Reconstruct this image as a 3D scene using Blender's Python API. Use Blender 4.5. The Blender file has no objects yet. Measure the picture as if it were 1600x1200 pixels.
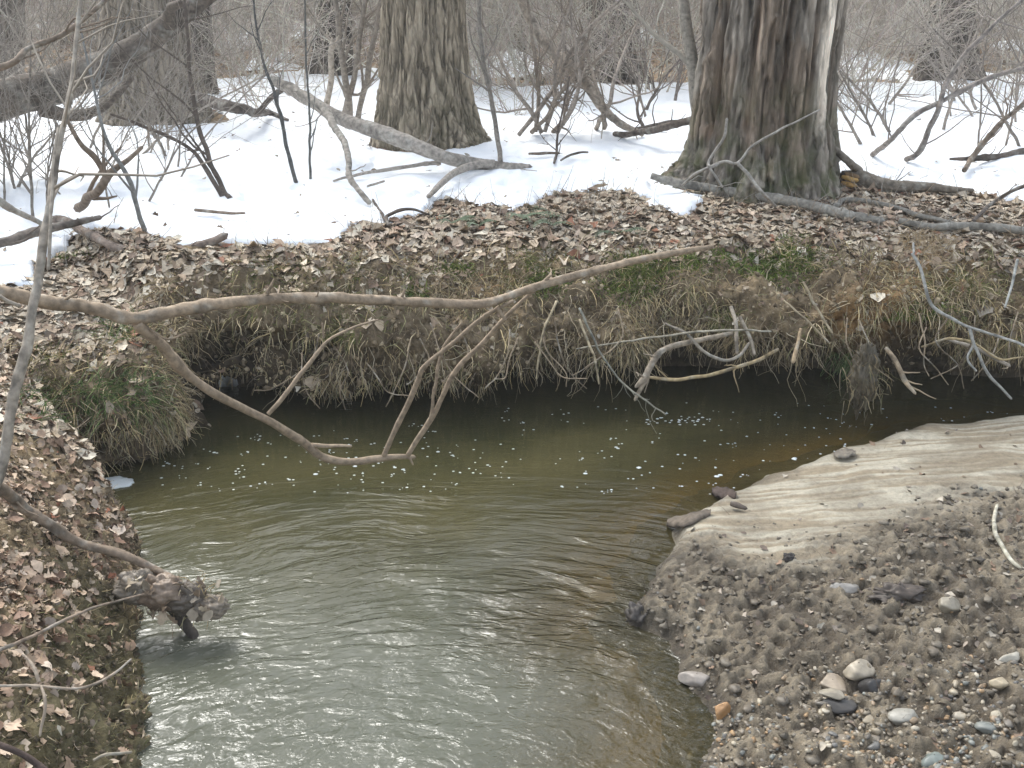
import bpy, math, random
import numpy as np
from mathutils import Vector

random.seed(7)
RNG = np.random.default_rng(7)
SC = bpy.context.scene

# ------------------------------------------------------------------ camera, sky, sun, exposure
CAM_H, PITCH, FPX = 2.3, math.radians(21.0), 1715.0
cam_d = bpy.data.cameras.new('camera'); cam_d.sensor_width = 36.0; cam_d.lens = 36.0 * FPX / 1600.0
cam_d.clip_start = 0.05; cam_d.clip_end = 600
cam = bpy.data.objects.new('camera', cam_d); SC.collection.objects.link(cam)
cam.location = (0, 0, CAM_H); cam.rotation_euler = (math.radians(90) - PITCH, 0, 0)
SC.camera = cam

SUN_EL, SUN_ROT = math.radians(52), math.radians(-35)
world = bpy.data.worlds.new('World'); SC.world = world; world.use_nodes = True
wn = world.node_tree; wn.nodes.clear()
sky = wn.nodes.new('ShaderNodeTexSky'); sky.sky_type = 'NISHITA'; sky.sun_disc = False
sky.sun_elevation = SUN_EL; sky.sun_rotation = SUN_ROT; sky.air_density = 1.0; sky.dust_density = 3.0
hs = wn.nodes.new('ShaderNodeHueSaturation'); hs.inputs['Saturation'].default_value = 0.45; hs.inputs['Value'].default_value = 1.0
bg = wn.nodes.new('ShaderNodeBackground'); bg.inputs['Strength'].default_value = 0.15
wo = wn.nodes.new('ShaderNodeOutputWorld')
wn.links.new(sky.outputs[0], hs.inputs['Color']); tint = wn.nodes.new('ShaderNodeMix'); tint.data_type = 'RGBA'; tint.blend_type = 'MULTIPLY'; tint.inputs[0].default_value = 1.0; tint.inputs[7].default_value = (0.985, 1.005, 1.0, 1)
wn.links.new(hs.outputs[0], tint.inputs[6]); wn.links.new(tint.outputs[2], bg.inputs[0]); wn.links.new(bg.outputs[0], wo.inputs[0])

sun_d = bpy.data.lights.new('sun', 'SUN'); sun_d.energy = 0.9; sun_d.angle = math.radians(25); sun_d.color = (1.0, 0.99, 0.93)
sun = bpy.data.objects.new('sun', sun_d); SC.collection.objects.link(sun)
sun_dir = Vector((math.sin(SUN_ROT) * math.cos(SUN_EL), math.cos(SUN_ROT) * math.cos(SUN_EL), math.sin(SUN_EL)))
sun.rotation_euler = sun_dir.to_track_quat('Z', 'Y').to_euler(); sun.location = (0, 0, 12)
SC.view_settings.view_transform = 'Standard'; SC.view_settings.look = 'None'
SC.view_settings.gamma = 1.0; SC.view_settings.exposure = 1.5
try: SC.view_settings.use_curve_mapping = False
except Exception: pass
SC.cycles.max_bounces = 6; SC.cycles.diffuse_bounces = 3; SC.cycles.glossy_bounces = 3
SC.cycles.transparent_max_bounces = 8; SC.cycles.transmission_bounces = 2; SC.cycles.volume_bounces = 1

HAZE = 0.0024
# ------------------------------------------------------------------ numpy helpers
CP, SP = math.cos(PITCH), math.sin(PITCH)
def ray(px, py):
    u = (np.asarray(px, float) - 800) / FPX; v = -(np.asarray(py, float) - 600) / FPX
    return np.stack([u + 0 * v, CP + v * SP + 0 * u, -SP + v * CP + 0 * u], -1)
def at(px, py, Y):
    r = ray(px, py); t = Y / r[..., 1]
    return np.array([0, 0, CAM_H]) + r * np.asarray(t)[..., None]
def onz(px, py, z):
    r = ray(px, py); t = (z - CAM_H) / r[..., 2]
    return np.array([0, 0, CAM_H]) + r * np.asarray(t)[..., None]
def depth_of(p):
    p = np.asarray(p); return p[..., 1] * CP - (p[..., 2] - CAM_H) * SP
def proj(p):
    p = np.asarray(p); d = depth_of(p); up = p[..., 1] * SP + (p[..., 2] - CAM_H) * CP
    d = np.where(d < 0.05, 0.05, d)
    return 800 + FPX * p[..., 0] / d, 600 - FPX * up / d
def sstep(a, b, x):
    t = np.clip((x - a) / (b - a), 0, 1); return t * t * (3 - 2 * t)
def _hash(ix, iy, iz, seed):
    h = (ix.astype(np.int64) * 374761393 + iy.astype(np.int64) * 668265263 + iz.astype(np.int64) * 2147483647 + seed * 974634777) & 0xFFFFFFFF
    h = ((h ^ (h >> 13)) * 1274126177) & 0xFFFFFFFF
    h = ((h ^ (h >> 16)) * 2246822519) & 0xFFFFFFFF
    return ((h ^ (h >> 15)) & 0xFFFFFF) / float(0xFFFFFF)
def vnoise(x, y, z=0.0, seed=0):
    x, y, z = np.broadcast_arrays(np.asarray(x, float), np.asarray(y, float), np.asarray(z, float))
    ix, iy, iz = np.floor(x).astype(np.int64), np.floor(y).astype(np.int64), np.floor(z).astype(np.int64)
    fx, fy, fz = x - ix, y - iy, z - iz
    fx = fx * fx * (3 - 2 * fx); fy = fy * fy * (3 - 2 * fy); fz = fz * fz * (3 - 2 * fz)
    r = 0
    for a in (0, 1):
        for b in (0, 1):
            for c in (0, 1):
                w = (fx if a else 1 - fx) * (fy if b else 1 - fy) * (fz if c else 1 - fz)
                r = r + w * _hash(ix + a, iy + b, iz + c, seed)
    return r
def fbm(x, y, z=0.0, seed=0, o=4):
    s, a, t = 0, 1.0, 0
    for k in range(o):
        s = s + a * vnoise(np.asarray(x) * 2**k, np.asarray(y) * 2**k, np.asarray(z) * 2**k, seed + k * 17); t += a; a *= 0.5
    return s / t            # 0..1
def ridge(n): return 1 - np.abs(2 * n - 1)
def unit(v): return v / np.maximum(np.linalg.norm(v, axis=-1, keepdims=True), 1e-9)

# ------------------------------------------------------------------ mesh creation
def mesh_data(name, V, F, mat, col=None, smooth=True):
    V = np.asarray(V, np.float32).reshape(-1, 3)
    Fs = F if isinstance(F, list) else [F]
    Fs = [np.asarray(f, np.int32) for f in Fs if len(f)]
    me = bpy.data.meshes.new(name)
    me.vertices.add(len(V)); me.vertices.foreach_set('co', V.ravel())
    nl = sum(f.size for f in Fs); npoly = sum(len(f) for f in Fs)
    me.loops.add(nl); me.polygons.add(npoly)
    me.loops.foreach_set('vertex_index', np.concatenate([f.ravel() for f in Fs]))
    tot = np.concatenate([np.full(len(f), f.shape[1], np.int32) for f in Fs])
    start = np.concatenate([[0], np.cumsum(tot)[:-1]]).astype(np.int32)
    me.polygons.foreach_set('loop_start', start); me.polygons.foreach_set('loop_total', tot)
    if smooth: me.polygons.foreach_set('use_smooth', np.ones(npoly, bool))
    me.update(calc_edges=True)
    if col is not None:
        col = np.asarray(col, np.float32)
        if col.ndim == 1: col = np.tile(col, (len(V), 1))
        if col.shape[1] == 3: col = np.concatenate([col, np.ones((len(col), 1), np.float32)], 1)
        a = me.color_attributes.new('Col', 'FLOAT_COLOR', 'POINT'); a.data.foreach_set('color', col.ravel())
    if mat: me.materials.append(mat)
    return me
def link(name, me, parent=None, loc=(0, 0, 0)):
    o = bpy.data.objects.new(name, me); SC.collection.objects.link(o)
    if parent is not None: o.parent = parent
    o.location = loc
    return o
def mk(name, V, F, mat, col=None, smooth=True, parent=None, origin=None):
    """world-space vertices -> object with its origin at `origin` (children share their thing's origin)"""
    V = np.asarray(V, float).reshape(-1, 3)
    if parent is not None:
        r = parent
        base = np.array(parent['_o']) if '_o' in parent else np.zeros(3)
        o = link(name, mesh_data(name, V - base, F, mat, col, smooth), parent)
        o['_o'] = [float(q) for q in base]
        return o
    base = np.zeros(3) if origin is None else np.asarray(origin, float)
    o = link(name, mesh_data(name, V - base, F, mat, col, smooth), None, base)
    o['_o'] = [float(q) for q in base]
    return o
def empty(name, loc):
    o = bpy.data.objects.new(name, None); SC.collection.objects.link(o); o.location = loc; o.empty_display_size = 0.1
    o['_o'] = [float(q) for q in loc]
    return o
def tag(o, label=None, cat=None, group=None, kind=None):
    if label: o['label'] = label
    if cat: o['category'] = cat
    if group: o['group'] = group
    if kind: o['kind'] = kind
    return o

def tubes(P, R, S=3, cap=False):
    """P (N,K,3), R (N,K) -> verts, quads"""
    P = np.asarray(P, float); R = np.asarray(R, float); N, K = R.shape
    if S == 2:      # flat blades
        T = unit(np.gradient(P, axis=1)); rd = unit(np.cross(T, np.array([.13, 1.0, .21]))) ; rd2 = unit(np.cross(T, rd))
        w_ = (np.arange(N) * .618 % 1)[:, None, None] * 1.4 - .7; A = unit(rd + rd2 * w_); V = np.stack([P - A * R[..., None] * 1.25, P + A * R[..., None] * 1.25], 2)
        i = np.arange(N)[:, None] * K * 2; k = np.arange(K - 1)[None, :] * 2
        return V.reshape(-1, 3), np.stack([i + k, i + k + 1, i + k + 3, i + k + 2], -1).reshape(-1, 4)
    T = unit(np.gradient(P, axis=1))
    mean = unit(P[:, -1] - P[:, 0])
    ref = np.where(np.abs(mean[:, 2:3]) > 0.8, np.array([[1.0, 0.2, 0]]), np.array([[0, 0.1, 1.0]]))
    A = unit(np.cross(T, ref[:, None, :])); B = np.cross(T, A)
    th = np.arange(S) * 2 * math.pi / S
    off = A[:, :, None, :] * np.cos(th)[None, None, :, None] + B[:, :, None, :] * np.sin(th)[None, None, :, None]
    V = P[:, :, None, :] + off * R[:, :, None, None]
    i = np.arange(N)[:, None, None] * K * S; k = np.arange(K - 1)[None, :, None] * S; s = np.arange(S)[None, None, :]; s2 = (s + 1) % S
    F = np.stack([i + k + s, i + k + s2, i + k + S + s2, i + k + S + s], -1).reshape(-1, 4)
    return V.reshape(-1, 3), F
def join(parts):
    Vs, Fs, Cs, n = [], [], [], 0
    for V, F, C in parts:
        Vs.append(V); Fs.append(F + n); n += len(V)
        C = np.asarray(C, float); Cs.append(np.tile(C, (len(V), 1)) if C.ndim == 1 else C)
    return np.concatenate(Vs), np.concatenate(Fs), np.concatenate(Cs)
def curve(ctrl, n):
    """Catmull-Rom through rows of ctrl (m,d)"""
    c = np.asarray(ctrl, float)
    if len(c) == 2: return c[0] + (c[1] - c[0]) * np.linspace(0, 1, n)[:, None]
    c = np.vstack([2 * c[0] - c[1], c, 2 * c[-1] - c[-2]]); m = len(c) - 3
    t = np.linspace(0, m - 1e-6, n); i = t.astype(int); f = (t - i)[:, None]
    p0, p1, p2, p3 = c[i], c[i + 1], c[i + 2], c[i + 3]
    return 0.5 * (2 * p1 + (p2 - p0) * f + (2 * p0 - 5 * p1 + 4 * p2 - p3) * f**2 + (3 * p1 - p0 - 3 * p2 + p3) * f**3)
def grow(P, R, n, lo, hi, ang=(25, 65), K=5, wig=0.25, bias=(0, 0, 0.1), t0=0.25, rf=0.6, tip=0.35, rng=RNG, rmax=None):
    """n child shoots on random parents"""
    N, Kp = R.shape
    w = np.linalg.norm(P[:, -1] - P[:, 0], axis=1); idx = rng.choice(N, n, p=w / w.sum())
    t = (t0 + (1 - t0) * rng.random(n)) * (Kp - 1.001); k = t.astype(int); f = (t - k)[:, None]
    st = P[idx, k] * (1 - f) + P[idx, k + 1] * f; tan = unit(P[idx, k + 1] - P[idx, k])
    r0 = (R[idx, k] * (1 - f[:, 0]) + R[idx, k + 1] * f[:, 0]) * rf
    if rmax: r0 = np.minimum(r0, rmax)
    rp = unit(np.cross(tan, rng.normal(size=(n, 3))))
    a = np.radians(rng.uniform(ang[0], ang[1], n))[:, None]
    d = tan * np.cos(a) + rp * np.sin(a)
    L = rng.uniform(lo, hi, n) / (K - 1)
    out = [st]
    for j in range(K - 1):
        d = unit(d + rng.normal(size=(n, 3)) * wig + np.array(bias)); out.append(out[-1] + d * L[:, None])
    return np.stack(out, 1), r0[:, None] * np.linspace(1, tip, K)[None, :]
def tcol(base, n_el, per, var=0.25, rng=RNG):
    """per-element colour variation -> (n_el*per,3)"""
    base = np.asarray(base, float)
    if base.ndim == 1: base = base[None, :]
    b = base[rng.integers(0, len(base), n_el)]
    c = b * (1 + var * rng.uniform(-1, 1, (n_el, 1))) * (1 + 0.06 * rng.uniform(-1, 1, (n_el, 3)))
    return np.repeat(np.clip(c, 0.005, 0.95), per, 0)

def facet(center, size, seed, nlat=9, nlon=12, npl=13):
    r_ = np.random.default_rng(seed); pn = unit(r_.normal(size=(npl, 3))); ph = r_.uniform(.62, .95, npl)
    u = np.linspace(0.05, math.pi - .05, nlat)[:, None]; v = np.linspace(0, 2 * math.pi, nlon, endpoint=False)[None]
    n = np.stack([np.sin(u) * np.cos(v), np.sin(u) * np.sin(v), np.cos(u) + 0 * v], -1)
    dt = np.maximum(n @ pn.T, .05); q = ph / dt; rad = -np.log(np.exp(-q * 14).sum(-1)) / 14; rad = np.clip(rad, .4, 1.1) * (1 + .05 * (fbm(n[..., 0] * 4 + seed, n[..., 1] * 4, n[..., 2] * 4, seed, 3) - .5) * 2)
    V = n * rad[..., None] * np.array(size) + np.array(center)
    g = np.arange(nlat * nlon).reshape(nlat, nlon); g2 = np.roll(g, -1, 1); F = np.stack([g[:-1], g[1:], g2[1:], g2[:-1]], -1).reshape(-1, 4)
    return V.reshape(-1, 3), F
def blob(center, size, seed, nlat=26, nlon=34, amp=.35, f=3.0):
    u = np.linspace(0.02, math.pi - .02, nlat)[:, None]; v = np.linspace(0, 2 * math.pi, nlon, endpoint=False)[None]
    x, y, z = np.sin(u) * np.cos(v), np.sin(u) * np.sin(v), np.cos(u) + 0 * v
    n = 1 + amp * 2 * (fbm(x * f + seed, y * f, z * f, seed, 4) - .5) + amp * .5 * (ridge(fbm(x * f * 3, y * f * 3, z * f * 3, seed + 3, 3)) - .5)
    V = np.stack([x * n, y * n, z * n], -1) * np.array(size) + np.array(center)
    g = np.arange(nlat * nlon).reshape(nlat, nlon); g2 = np.roll(g, -1, 1); F = np.stack([g[:-1], g[1:], g2[1:], g2[:-1]], -1).reshape(-1, 4)
    return V.reshape(-1, 3), F

# ------------------------------------------------------------------ materials
class NT:
    def __init__(s, name):
        s.m = bpy.data.materials.new(name); s.m.use_nodes = True; s.t = s.m.node_tree; s.t.nodes.clear()
        s.out = s.n('ShaderNodeOutputMaterial')
    def n(s, typ, **kw):
        nd = s.t.nodes.new(typ)
        for k, v in kw.items():
            if k.startswith('i_'):
                key = k[2:].replace('_', ' ')
                nd.inputs[int(key) if key.isdigit() else key].default_value = v
            else: setattr(nd, k, v)
        return nd
    def l(s, a, b): s.t.links.new(a, b)
    def noise(s, scale, detail=5, rough=0.55, vec=None, dist=0.0):
        nd = s.n('ShaderNodeTexNoise'); nd.inputs['Scale'].default_value = scale; nd.inputs['Detail'].default_value = detail
        nd.inputs['Roughness'].default_value = rough; nd.inputs['Distortion'].default_value = dist
        if vec: s.l(vec, nd.inputs['Vector'])
        return nd.outputs['Fac']
    def mapr(s, v, a, b, c, d):
        nd = s.n('ShaderNodeMapRange'); s.l(v, nd.inputs['Value'])
        for k, x in zip(('From Min', 'From Max', 'To Min', 'To Max'), (a, b, c, d)): nd.inputs[k].default_value = x
        return nd.outputs[0]
    def ramp(s, v, stops):
        nd = s.n('ShaderNodeValToRGB'); s.l(v, nd.inputs[0]); e = nd.color_ramp.elements
        while len(e) < len(stops): e.new(0.5)
        for q, (p, c) in zip(e, stops): q.position = p; q.color = (*c, 1)
        return nd.outputs[0]
    def mix(s, f, a, b, mode='MIX'):
        nd = s.n('ShaderNodeMix', data_type='RGBA', blend_type=mode)
        for sock, x in ((nd.inputs[0], f), (nd.inputs[6], a), (nd.inputs[7], b)):
            if hasattr(x, 'links'): s.l(x, sock)
            elif isinstance(x, (int, float)): sock.default_value = x
            else: sock.default_value = (*x, 1)
        return nd.outputs[2]
    def vec(s, scale=(1, 1, 1)):
        g = s.n('ShaderNodeNewGeometry'); m = s.n('ShaderNodeMapping'); m.inputs['Scale'].default_value = scale
        s.l(g.outputs['Position'], m.inputs['Vector']); return m.outputs[0]
    def math(s, op, a, b=None):
        nd = s.n('ShaderNodeMath', operation=op)
        for sock, x in ((nd.inputs[0], a), (nd.inputs[1], b)):
            if x is None: continue
            if hasattr(x, 'links'): s.l(x, sock)
            else: sock.default_value = x
        return nd.outputs[0]
    def bsdf(s, color, rough=0.85, bump=None, bstr=0.5, bdist=0.01, spec=0.3):
        b = s.n('ShaderNodeBsdfPrincipled'); b.inputs['Specular IOR Level'].default_value = spec
        if hasattr(color, 'links'): s.l(color, b.inputs['Base Color'])
        else: b.inputs['Base Color'].default_value = (*color, 1)
        if hasattr(rough, 'links'): s.l(rough, b.inputs['Roughness'])
        else: b.inputs['Roughness'].default_value = rough
        if bump is not None:
            bn = s.n('ShaderNodeBump'); bn.inputs['Strength'].default_value = bstr; bn.inputs['Distance'].default_value = bdist
            s.l(bump, bn.inputs['Height']); s.l(bn.outputs[0], b.inputs['Normal'])
        s.l(b.outputs[0], s.out.inputs[0]); return b

def attr_mat(name, rough=0.85, nscale=60, lo=0.65, hi=1.3, bump=True, spec=0.25, bd=0.003, stretch=(1, 1, 1)):
    t = NT(name); a = t.n('ShaderNodeAttribute', attribute_name='Col'); v = t.vec(stretch)
    n = t.noise(nscale, 4, vec=v); f = t.mapr(n, 0.25, 0.75, lo, hi)
    g = t.n('ShaderNodeVectorMath', operation='SCALE'); t.l(a.outputs['Color'], g.inputs[0]); t.l(f, g.inputs['Scale'])
    t.bsdf(g.outputs[0], rough, n if bump else None, 0.5, bd, spec); return t.m
M = {}
M['wood'] = attr_mat('weathered_wood', 0.85, 38, 0.5, 1.45, stretch=(1, 1, 1), bd=.008)
M['twig'] = attr_mat('twig_bark', 0.85, 30, 0.8, 1.2, bump=False)
M['leaf'] = attr_mat('dry_leaf', 0.65, 55, 0.72, 1.25, bump=True, spec=0.35, bd=0.002)
M['root'] = attr_mat('root_fibre', 0.85, 40, 0.7, 1.3, bump=False)
M['green'] = attr_mat('green_blade', 0.6, 30, 0.75, 1.25, bump=False)
M['stone'] = attr_mat('stone', 0.45, 40, 0.72, 1.25, bump=True, spec=0.5, bd=0.002)
M['mud'] = attr_mat('wet_mud', 0.5, 60, 0.65, 1.3, bump=True, spec=0.45, bd=0.004)

def soil_mat():
    t = NT('leafy_soil'); a = t.n('ShaderNodeAttribute', attribute_name='Col'); v = t.vec()
    n1 = t.noise(14, 6, 0.65, v); n2 = t.noise(70, 5, 0.7, v); vo = t.n('ShaderNodeTexVoronoi'); vo.inputs['Scale'].default_value = 26; t.l(v, vo.inputs['Vector'])
    c = t.mix(0.55, t.ramp(n1, [(0.3, (0.06, 0.046, 0.03)), (0.5, (0.14, 0.108, 0.07)), (0.7, (0.25, 0.20, 0.135))]), t.mapr(vo.outputs['Distance'], 0.0, 0.5, .25, .8), 'SOFT_LIGHT')
    hsv = t.n('ShaderNodeHueSaturation'); hsv.inputs['Saturation'].default_value = 1.0; t.l(c, hsv.inputs['Color'])
    c2 = t.mix(1.0, hsv.outputs[0], a.outputs['Color'], 'MULTIPLY')
    t.bsdf(c2, 0.9, t.math('ADD', n1, t.math('MULTIPLY', n2, 0.5)), 0.8, 0.02, 0.2); return t.m
M['soil'] = soil_mat()

def snow_mat():
    t = NT('old_snow'); v = t.vec()
    n1 = t.noise(9, 5, 0.6, v); n2 = t.noise(120, 3, 0.6, v)
    c = t.ramp(n1, [(0.2, (0.80, 0.84, 0.88)), (0.7, (0.88, 0.90, 0.92))])
    b = t.bsdf(c, 0.6, t.math('ADD', n1, t.math('MULTIPLY', n2, 0.15)), 0.35, 0.03, 0.3)
    b.inputs['Subsurface Weight'].default_value = 0.0
    return t.m
M['snow'] = snow_mat()

def bark_mat(name, cols, streak=1.0, moss=0.0, pale=None, zs=0.16, sc=26, vsc=20, vz=.11, crack=.68):
    t = NT(name); v = t.vec((1, 1, zs)); v1 = t.vec()
    n1 = t.noise(sc, 6, 0.65, v, 0.3); n2 = t.noise(3.0, 4, 0.6, t.vec((1, 1, 0.25))); n3 = t.noise(90, 4, 0.7, t.vec((1, 1, 0.4)))
    c = t.ramp(n1, [(0.25, cols[0]), (0.5, cols[1]), (0.75, cols[2])])
    c = t.mix(t.mapr(n2, 0.35, 0.65, 0.0, 0.6), c, cols[3], 'MIX')
    a = t.n('ShaderNodeAttribute', attribute_name='Col')
    c = t.mix(1.0, c, a.outputs['Color'], 'MULTIPLY')
    wv_ = t.n('ShaderNodeVectorMath', operation='ADD'); nz = t.n('ShaderNodeTexNoise'); nz.inputs['Scale'].default_value = 5; nz.inputs['Detail'].default_value = 3; t.l(v1, nz.inputs['Vector'])
    sc_ = t.n('ShaderNodeVectorMath', operation='SCALE'); sc_.inputs['Scale'].default_value = .10; t.l(nz.outputs['Color'], sc_.inputs[0]); t.l(v1, wv_.inputs[0]); t.l(sc_.outputs[0], wv_.inputs[1])
    mpv = t.n('ShaderNodeMapping'); mpv.inputs['Scale'].default_value = (1, 1, vz); t.l(wv_.outputs[0], mpv.inputs['Vector'])
    vc = t.n('ShaderNodeTexVoronoi', feature='DISTANCE_TO_EDGE'); vc.inputs['Scale'].default_value = vsc; t.l(mpv.outputs[0], vc.inputs['Vector'])
    ckk = t.mapr(vc.outputs['Distance'], 0.0, 0.16, 0, 1); cf = t.mapr(ckk, 0, 1, crack, 1.12)
    gg = t.n('ShaderNodeVectorMath', operation='SCALE'); t.l(c, gg.inputs[0]); t.l(cf, gg.inputs['Scale']); c = gg.outputs[0]
    if moss > 0:
        g = t.n('ShaderNodeNewGeometry'); sx = t.n('ShaderNodeSeparateXYZ'); t.l(g.outputs['Position'], sx.inputs[0])
        hz = t.mapr(sx.outputs['Z'], 0.85, 1.75, 1.0, 0.0); mn = t.noise(7, 5, 0.6, v1)
        mf = t.math('MULTIPLY', t.mapr(mn, 0.4, 0.62, 0, 1), t.math('MULTIPLY', hz, moss))
        c = t.mix(mf, c, (0.075, 0.095, 0.03))
    t.bsdf(c, 0.9, t.math('ADD', t.math('ADD', n1, t.math('MULTIPLY', n3, 0.4)), t.math('MULTIPLY', ckk, 1.0)), 0.9, 0.014, 0.15); return t.m
M['bark_mid'] = bark_mat('furrowed_bark', [(0.21, 0.17, 0.12), (0.34, 0.285, 0.21), (0.45, 0.395, 0.31), (0.35, 0.295, 0.22)], moss=0.25, zs=.2, sc=40)
M['bark_big'] = bark_mat('shaggy_bark', [(0.12, 0.098, 0.078), (0.27, 0.238, 0.198), (0.45, 0.41, 0.355), (0.24, 0.208, 0.172)], moss=0.7, zs=0.10, sc=30, vsc=11, vz=.09, crack=.62)
M['bark_far'] = bark_mat('grey_bark', [(0.10, 0.082, 0.065), (0.15, 0.127, 0.102), (0.21, 0.183, 0.152), (0.16, 0.135, 0.112)])
M['bark_left'] = bark_mat('left_bark', [(0.17, 0.14, 0.105), (0.27, 0.23, 0.18), (0.37, 0.325, 0.26), (0.28, 0.235, 0.18)], moss=0.15, zs=.2, sc=36)

def sand_mat():
    t = NT('wet_sand_and_mud'); a = t.n('ShaderNodeAttribute', attribute_name='Col'); v = t.vec()
    n1 = t.noise(35, 6, 0.7, v); n2 = t.noise(160, 4, 0.7, v)
    g = t.n('ShaderNodeVectorMath', operation='SCALE'); t.l(a.outputs['Color'], g.inputs[0]); t.l(t.mapr(t.math('ADD', t.math('MULTIPLY', n1, .6), t.math('MULTIPLY', n2, .4)), 0.3, 0.7, 0.6, 1.4), g.inputs['Scale'])
    al = t.n('ShaderNodeAttribute', attribute_name='Wet')
    ro = t.mapr(al.outputs['Fac'], 0, 1, 0.85, 0.38)
    t.bsdf(g.outputs[0], ro, t.math('ADD', n1, t.math('MULTIPLY', n2, 0.6)), 0.9, 0.014, 0.5); return t.m
M['sand'] = sand_mat()

def bed_mat():
    t = NT('silty_stream_bed'); v = t.vec(); n1 = t.noise(3, 5, 0.6, v); n2 = t.noise(40, 5, 0.7, v)
    a = t.n('ShaderNodeAttribute', attribute_name='Col')
    c = t.mix(1.0, t.ramp(t.math('ADD', t.math('MULTIPLY', n1, .6), t.math('MULTIPLY', n2, .4)), [(0.3, (0.6, 0.6, 0.6)), (0.7, (1.25, 1.25, 1.25))]), a.outputs['Color'], 'MULTIPLY')
    t.bsdf(c, 0.8, n2, 0.4, 0.01); return t.m
M['bed'] = bed_mat()

def water_mat():
    t = NT('creek_water')
    dp = t.n('ShaderNodeAttribute', attribute_name='Murk'); fl = t.n('ShaderNodeAttribute', attribute_name='Flow'); am = t.n('ShaderNodeAttribute', attribute_name='Chop')
    mp = t.n('ShaderNodeMapping'); mp.inputs['Scale'].default_value = (3.4, 14, 1); t.l(fl.outputs['Vector'], mp.inputs['Vector'])
    n1 = t.noise(1.0, 3, 0.5, mp.outputs[0], 0.7)
    mp2 = t.n('ShaderNodeMapping'); mp2.inputs['Scale'].default_value = (11, 34, 1); t.l(fl.outputs['Vector'], mp2.inputs['Vector'])
    n2 = t.noise(1.0, 3, 0.6, mp2.outputs[0], 0.9)
    n3 = t.noise(5, 2, 0.5, t.vec())
    h = t.math('ADD', t.math('MULTIPLY', n1, 1.0), t.math('ADD', t.math('MULTIPLY', n2, 0.30), t.math('MULTIPLY', n3, 0.8)))
    h = t.math('MULTIPLY', h, am.outputs['Fac'])
    bn = t.n('ShaderNodeBump'); bn.inputs['Strength'].default_value = 1.0; bn.inputs['Distance'].default_value = 0.030; t.l(h, bn.inputs['Height'])
    tr = t.n('ShaderNodeBsdfTransparent'); tr.inputs[0].default_value = (0.66, 0.60, 0.38, 1)
    df = t.n('ShaderNodeBsdfDiffuse'); nn = t.noise(1.6, 4, 0.6, t.vec()); wmix = t.n('ShaderNodeMix', data_type='RGBA'); sl = t.n('ShaderNodeAttribute', attribute_name='SiltSky')
    t.l(t.ramp(nn, [(0.3, (0.049, 0.048, 0.021)), (0.7, (0.086, 0.076, 0.034))]), wmix.inputs[6])
    t.l(sl.outputs['Fac'], wmix.inputs[0]); wmix.inputs[7].default_value = (0.112, 0.117, 0.088, 1); t.l(wmix.outputs[2], df.inputs[0])
    m1 = t.n('ShaderNodeMixShader'); t.l(dp.outputs['Fac'], m1.inputs[0]); t.l(tr.outputs[0], m1.inputs[1]); t.l(df.outputs[0], m1.inputs[2])
    gl = t.n('ShaderNodeBsdfGlossy'); gl.inputs['Roughness'].default_value = 0.02; gl.inputs['Color'].default_value = (1, 1, 1, 1); t.l(bn.outputs[0], gl.inputs['Normal'])
    fr = t.n('ShaderNodeFresnel'); fr.inputs[0].default_value = 1.42; t.l(bn.outputs[0], fr.inputs['Normal'])
    m2 = t.n('ShaderNodeMixShader'); t.l(fr.outputs[0], m2.inputs[0]); t.l(m1.outputs[0], m2.inputs[1]); t.l(gl.outputs[0], m2.inputs[2])
    t.l(m2.outputs[0], t.out.inputs[0]); return t.m
M['water'] = water_mat()
tf = NT('white_foam'); tf.bsdf((0.62, 0.66, 0.66), 0.35, tf.noise(200, 3, 0.6, tf.vec()), 0.5, 0.003, 0.5); M['foam'] = tf.m

# ------------------------------------------------------------------ terrain definition
TREES = []      # (x, y, radius) of trunks, for snow melt rings
def ztop(x, y, fine=True):
    z = 0.84 + 0.07 * (fbm(x * 0.35 + 9, y * 0.35, 0, 3, 3) - 0.5) * 2 + 0.05 * sstep(5, 9, y)
    z = z - 0.10 * sstep(0.0, -3.0, x) * sstep(6.5, 4.5, y)
    z = z + 0.035 * (fbm(x * 2.2, y * 2.2, 0, 5, 3) - 0.5)
    z = z + 0.25 * sstep(14, 40, y)
    for tx, ty, tr in TREES:
        d = np.hypot(x - tx, y - ty); z = z + 0.07 * np.exp(-(d / (tr * 1.9))**2)
    return z
def ground(px, py, lift=0.0):
    r = ray(px, py); Ys = np.concatenate([np.linspace(4.0, 12, 500), np.geomspace(12.02, 80, 200)])
    P = np.array([0, 0, CAM_H]) + r * (Ys[:, None] / r[1]); below = P[:, 2] <= ztop(P[:, 0], P[:, 1]) + lift
    k = int(np.argmax(below)) if below.any() else len(Ys) - 1
    if k == 0: return P[0]
    g0 = P[k - 1, 2] - (ztop(P[k - 1, 0], P[k - 1, 1]) + lift); g1 = P[k, 2] - (ztop(P[k, 0], P[k, 1]) + lift); f = g0 / max(g0 - g1, 1e-9)
    return P[k - 1] * (1 - f) + P[k] * f
# trunk positions (pixels of the base, radius in m)
BASES = dict(right=(1192, 296, 0.45), mid=(668, 242, 0.34), left=(245, 205, 0.42), leftback=(322, 150, 0.14), back=(520, 118, 0.30), pale=(955, 122, 0.42), faint=(1480, 122, 0.35), edge=(15, 150, 0.3))
GB = {k: ground(v[0], v[1]) for k, v in BASES.items()}
for k, v in BASES.items(): TREES.append((GB[k][0], GB[k][1] + v[2] * 0.95, v[2]))

C0 = np.array([0.8, 2.0])
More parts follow.
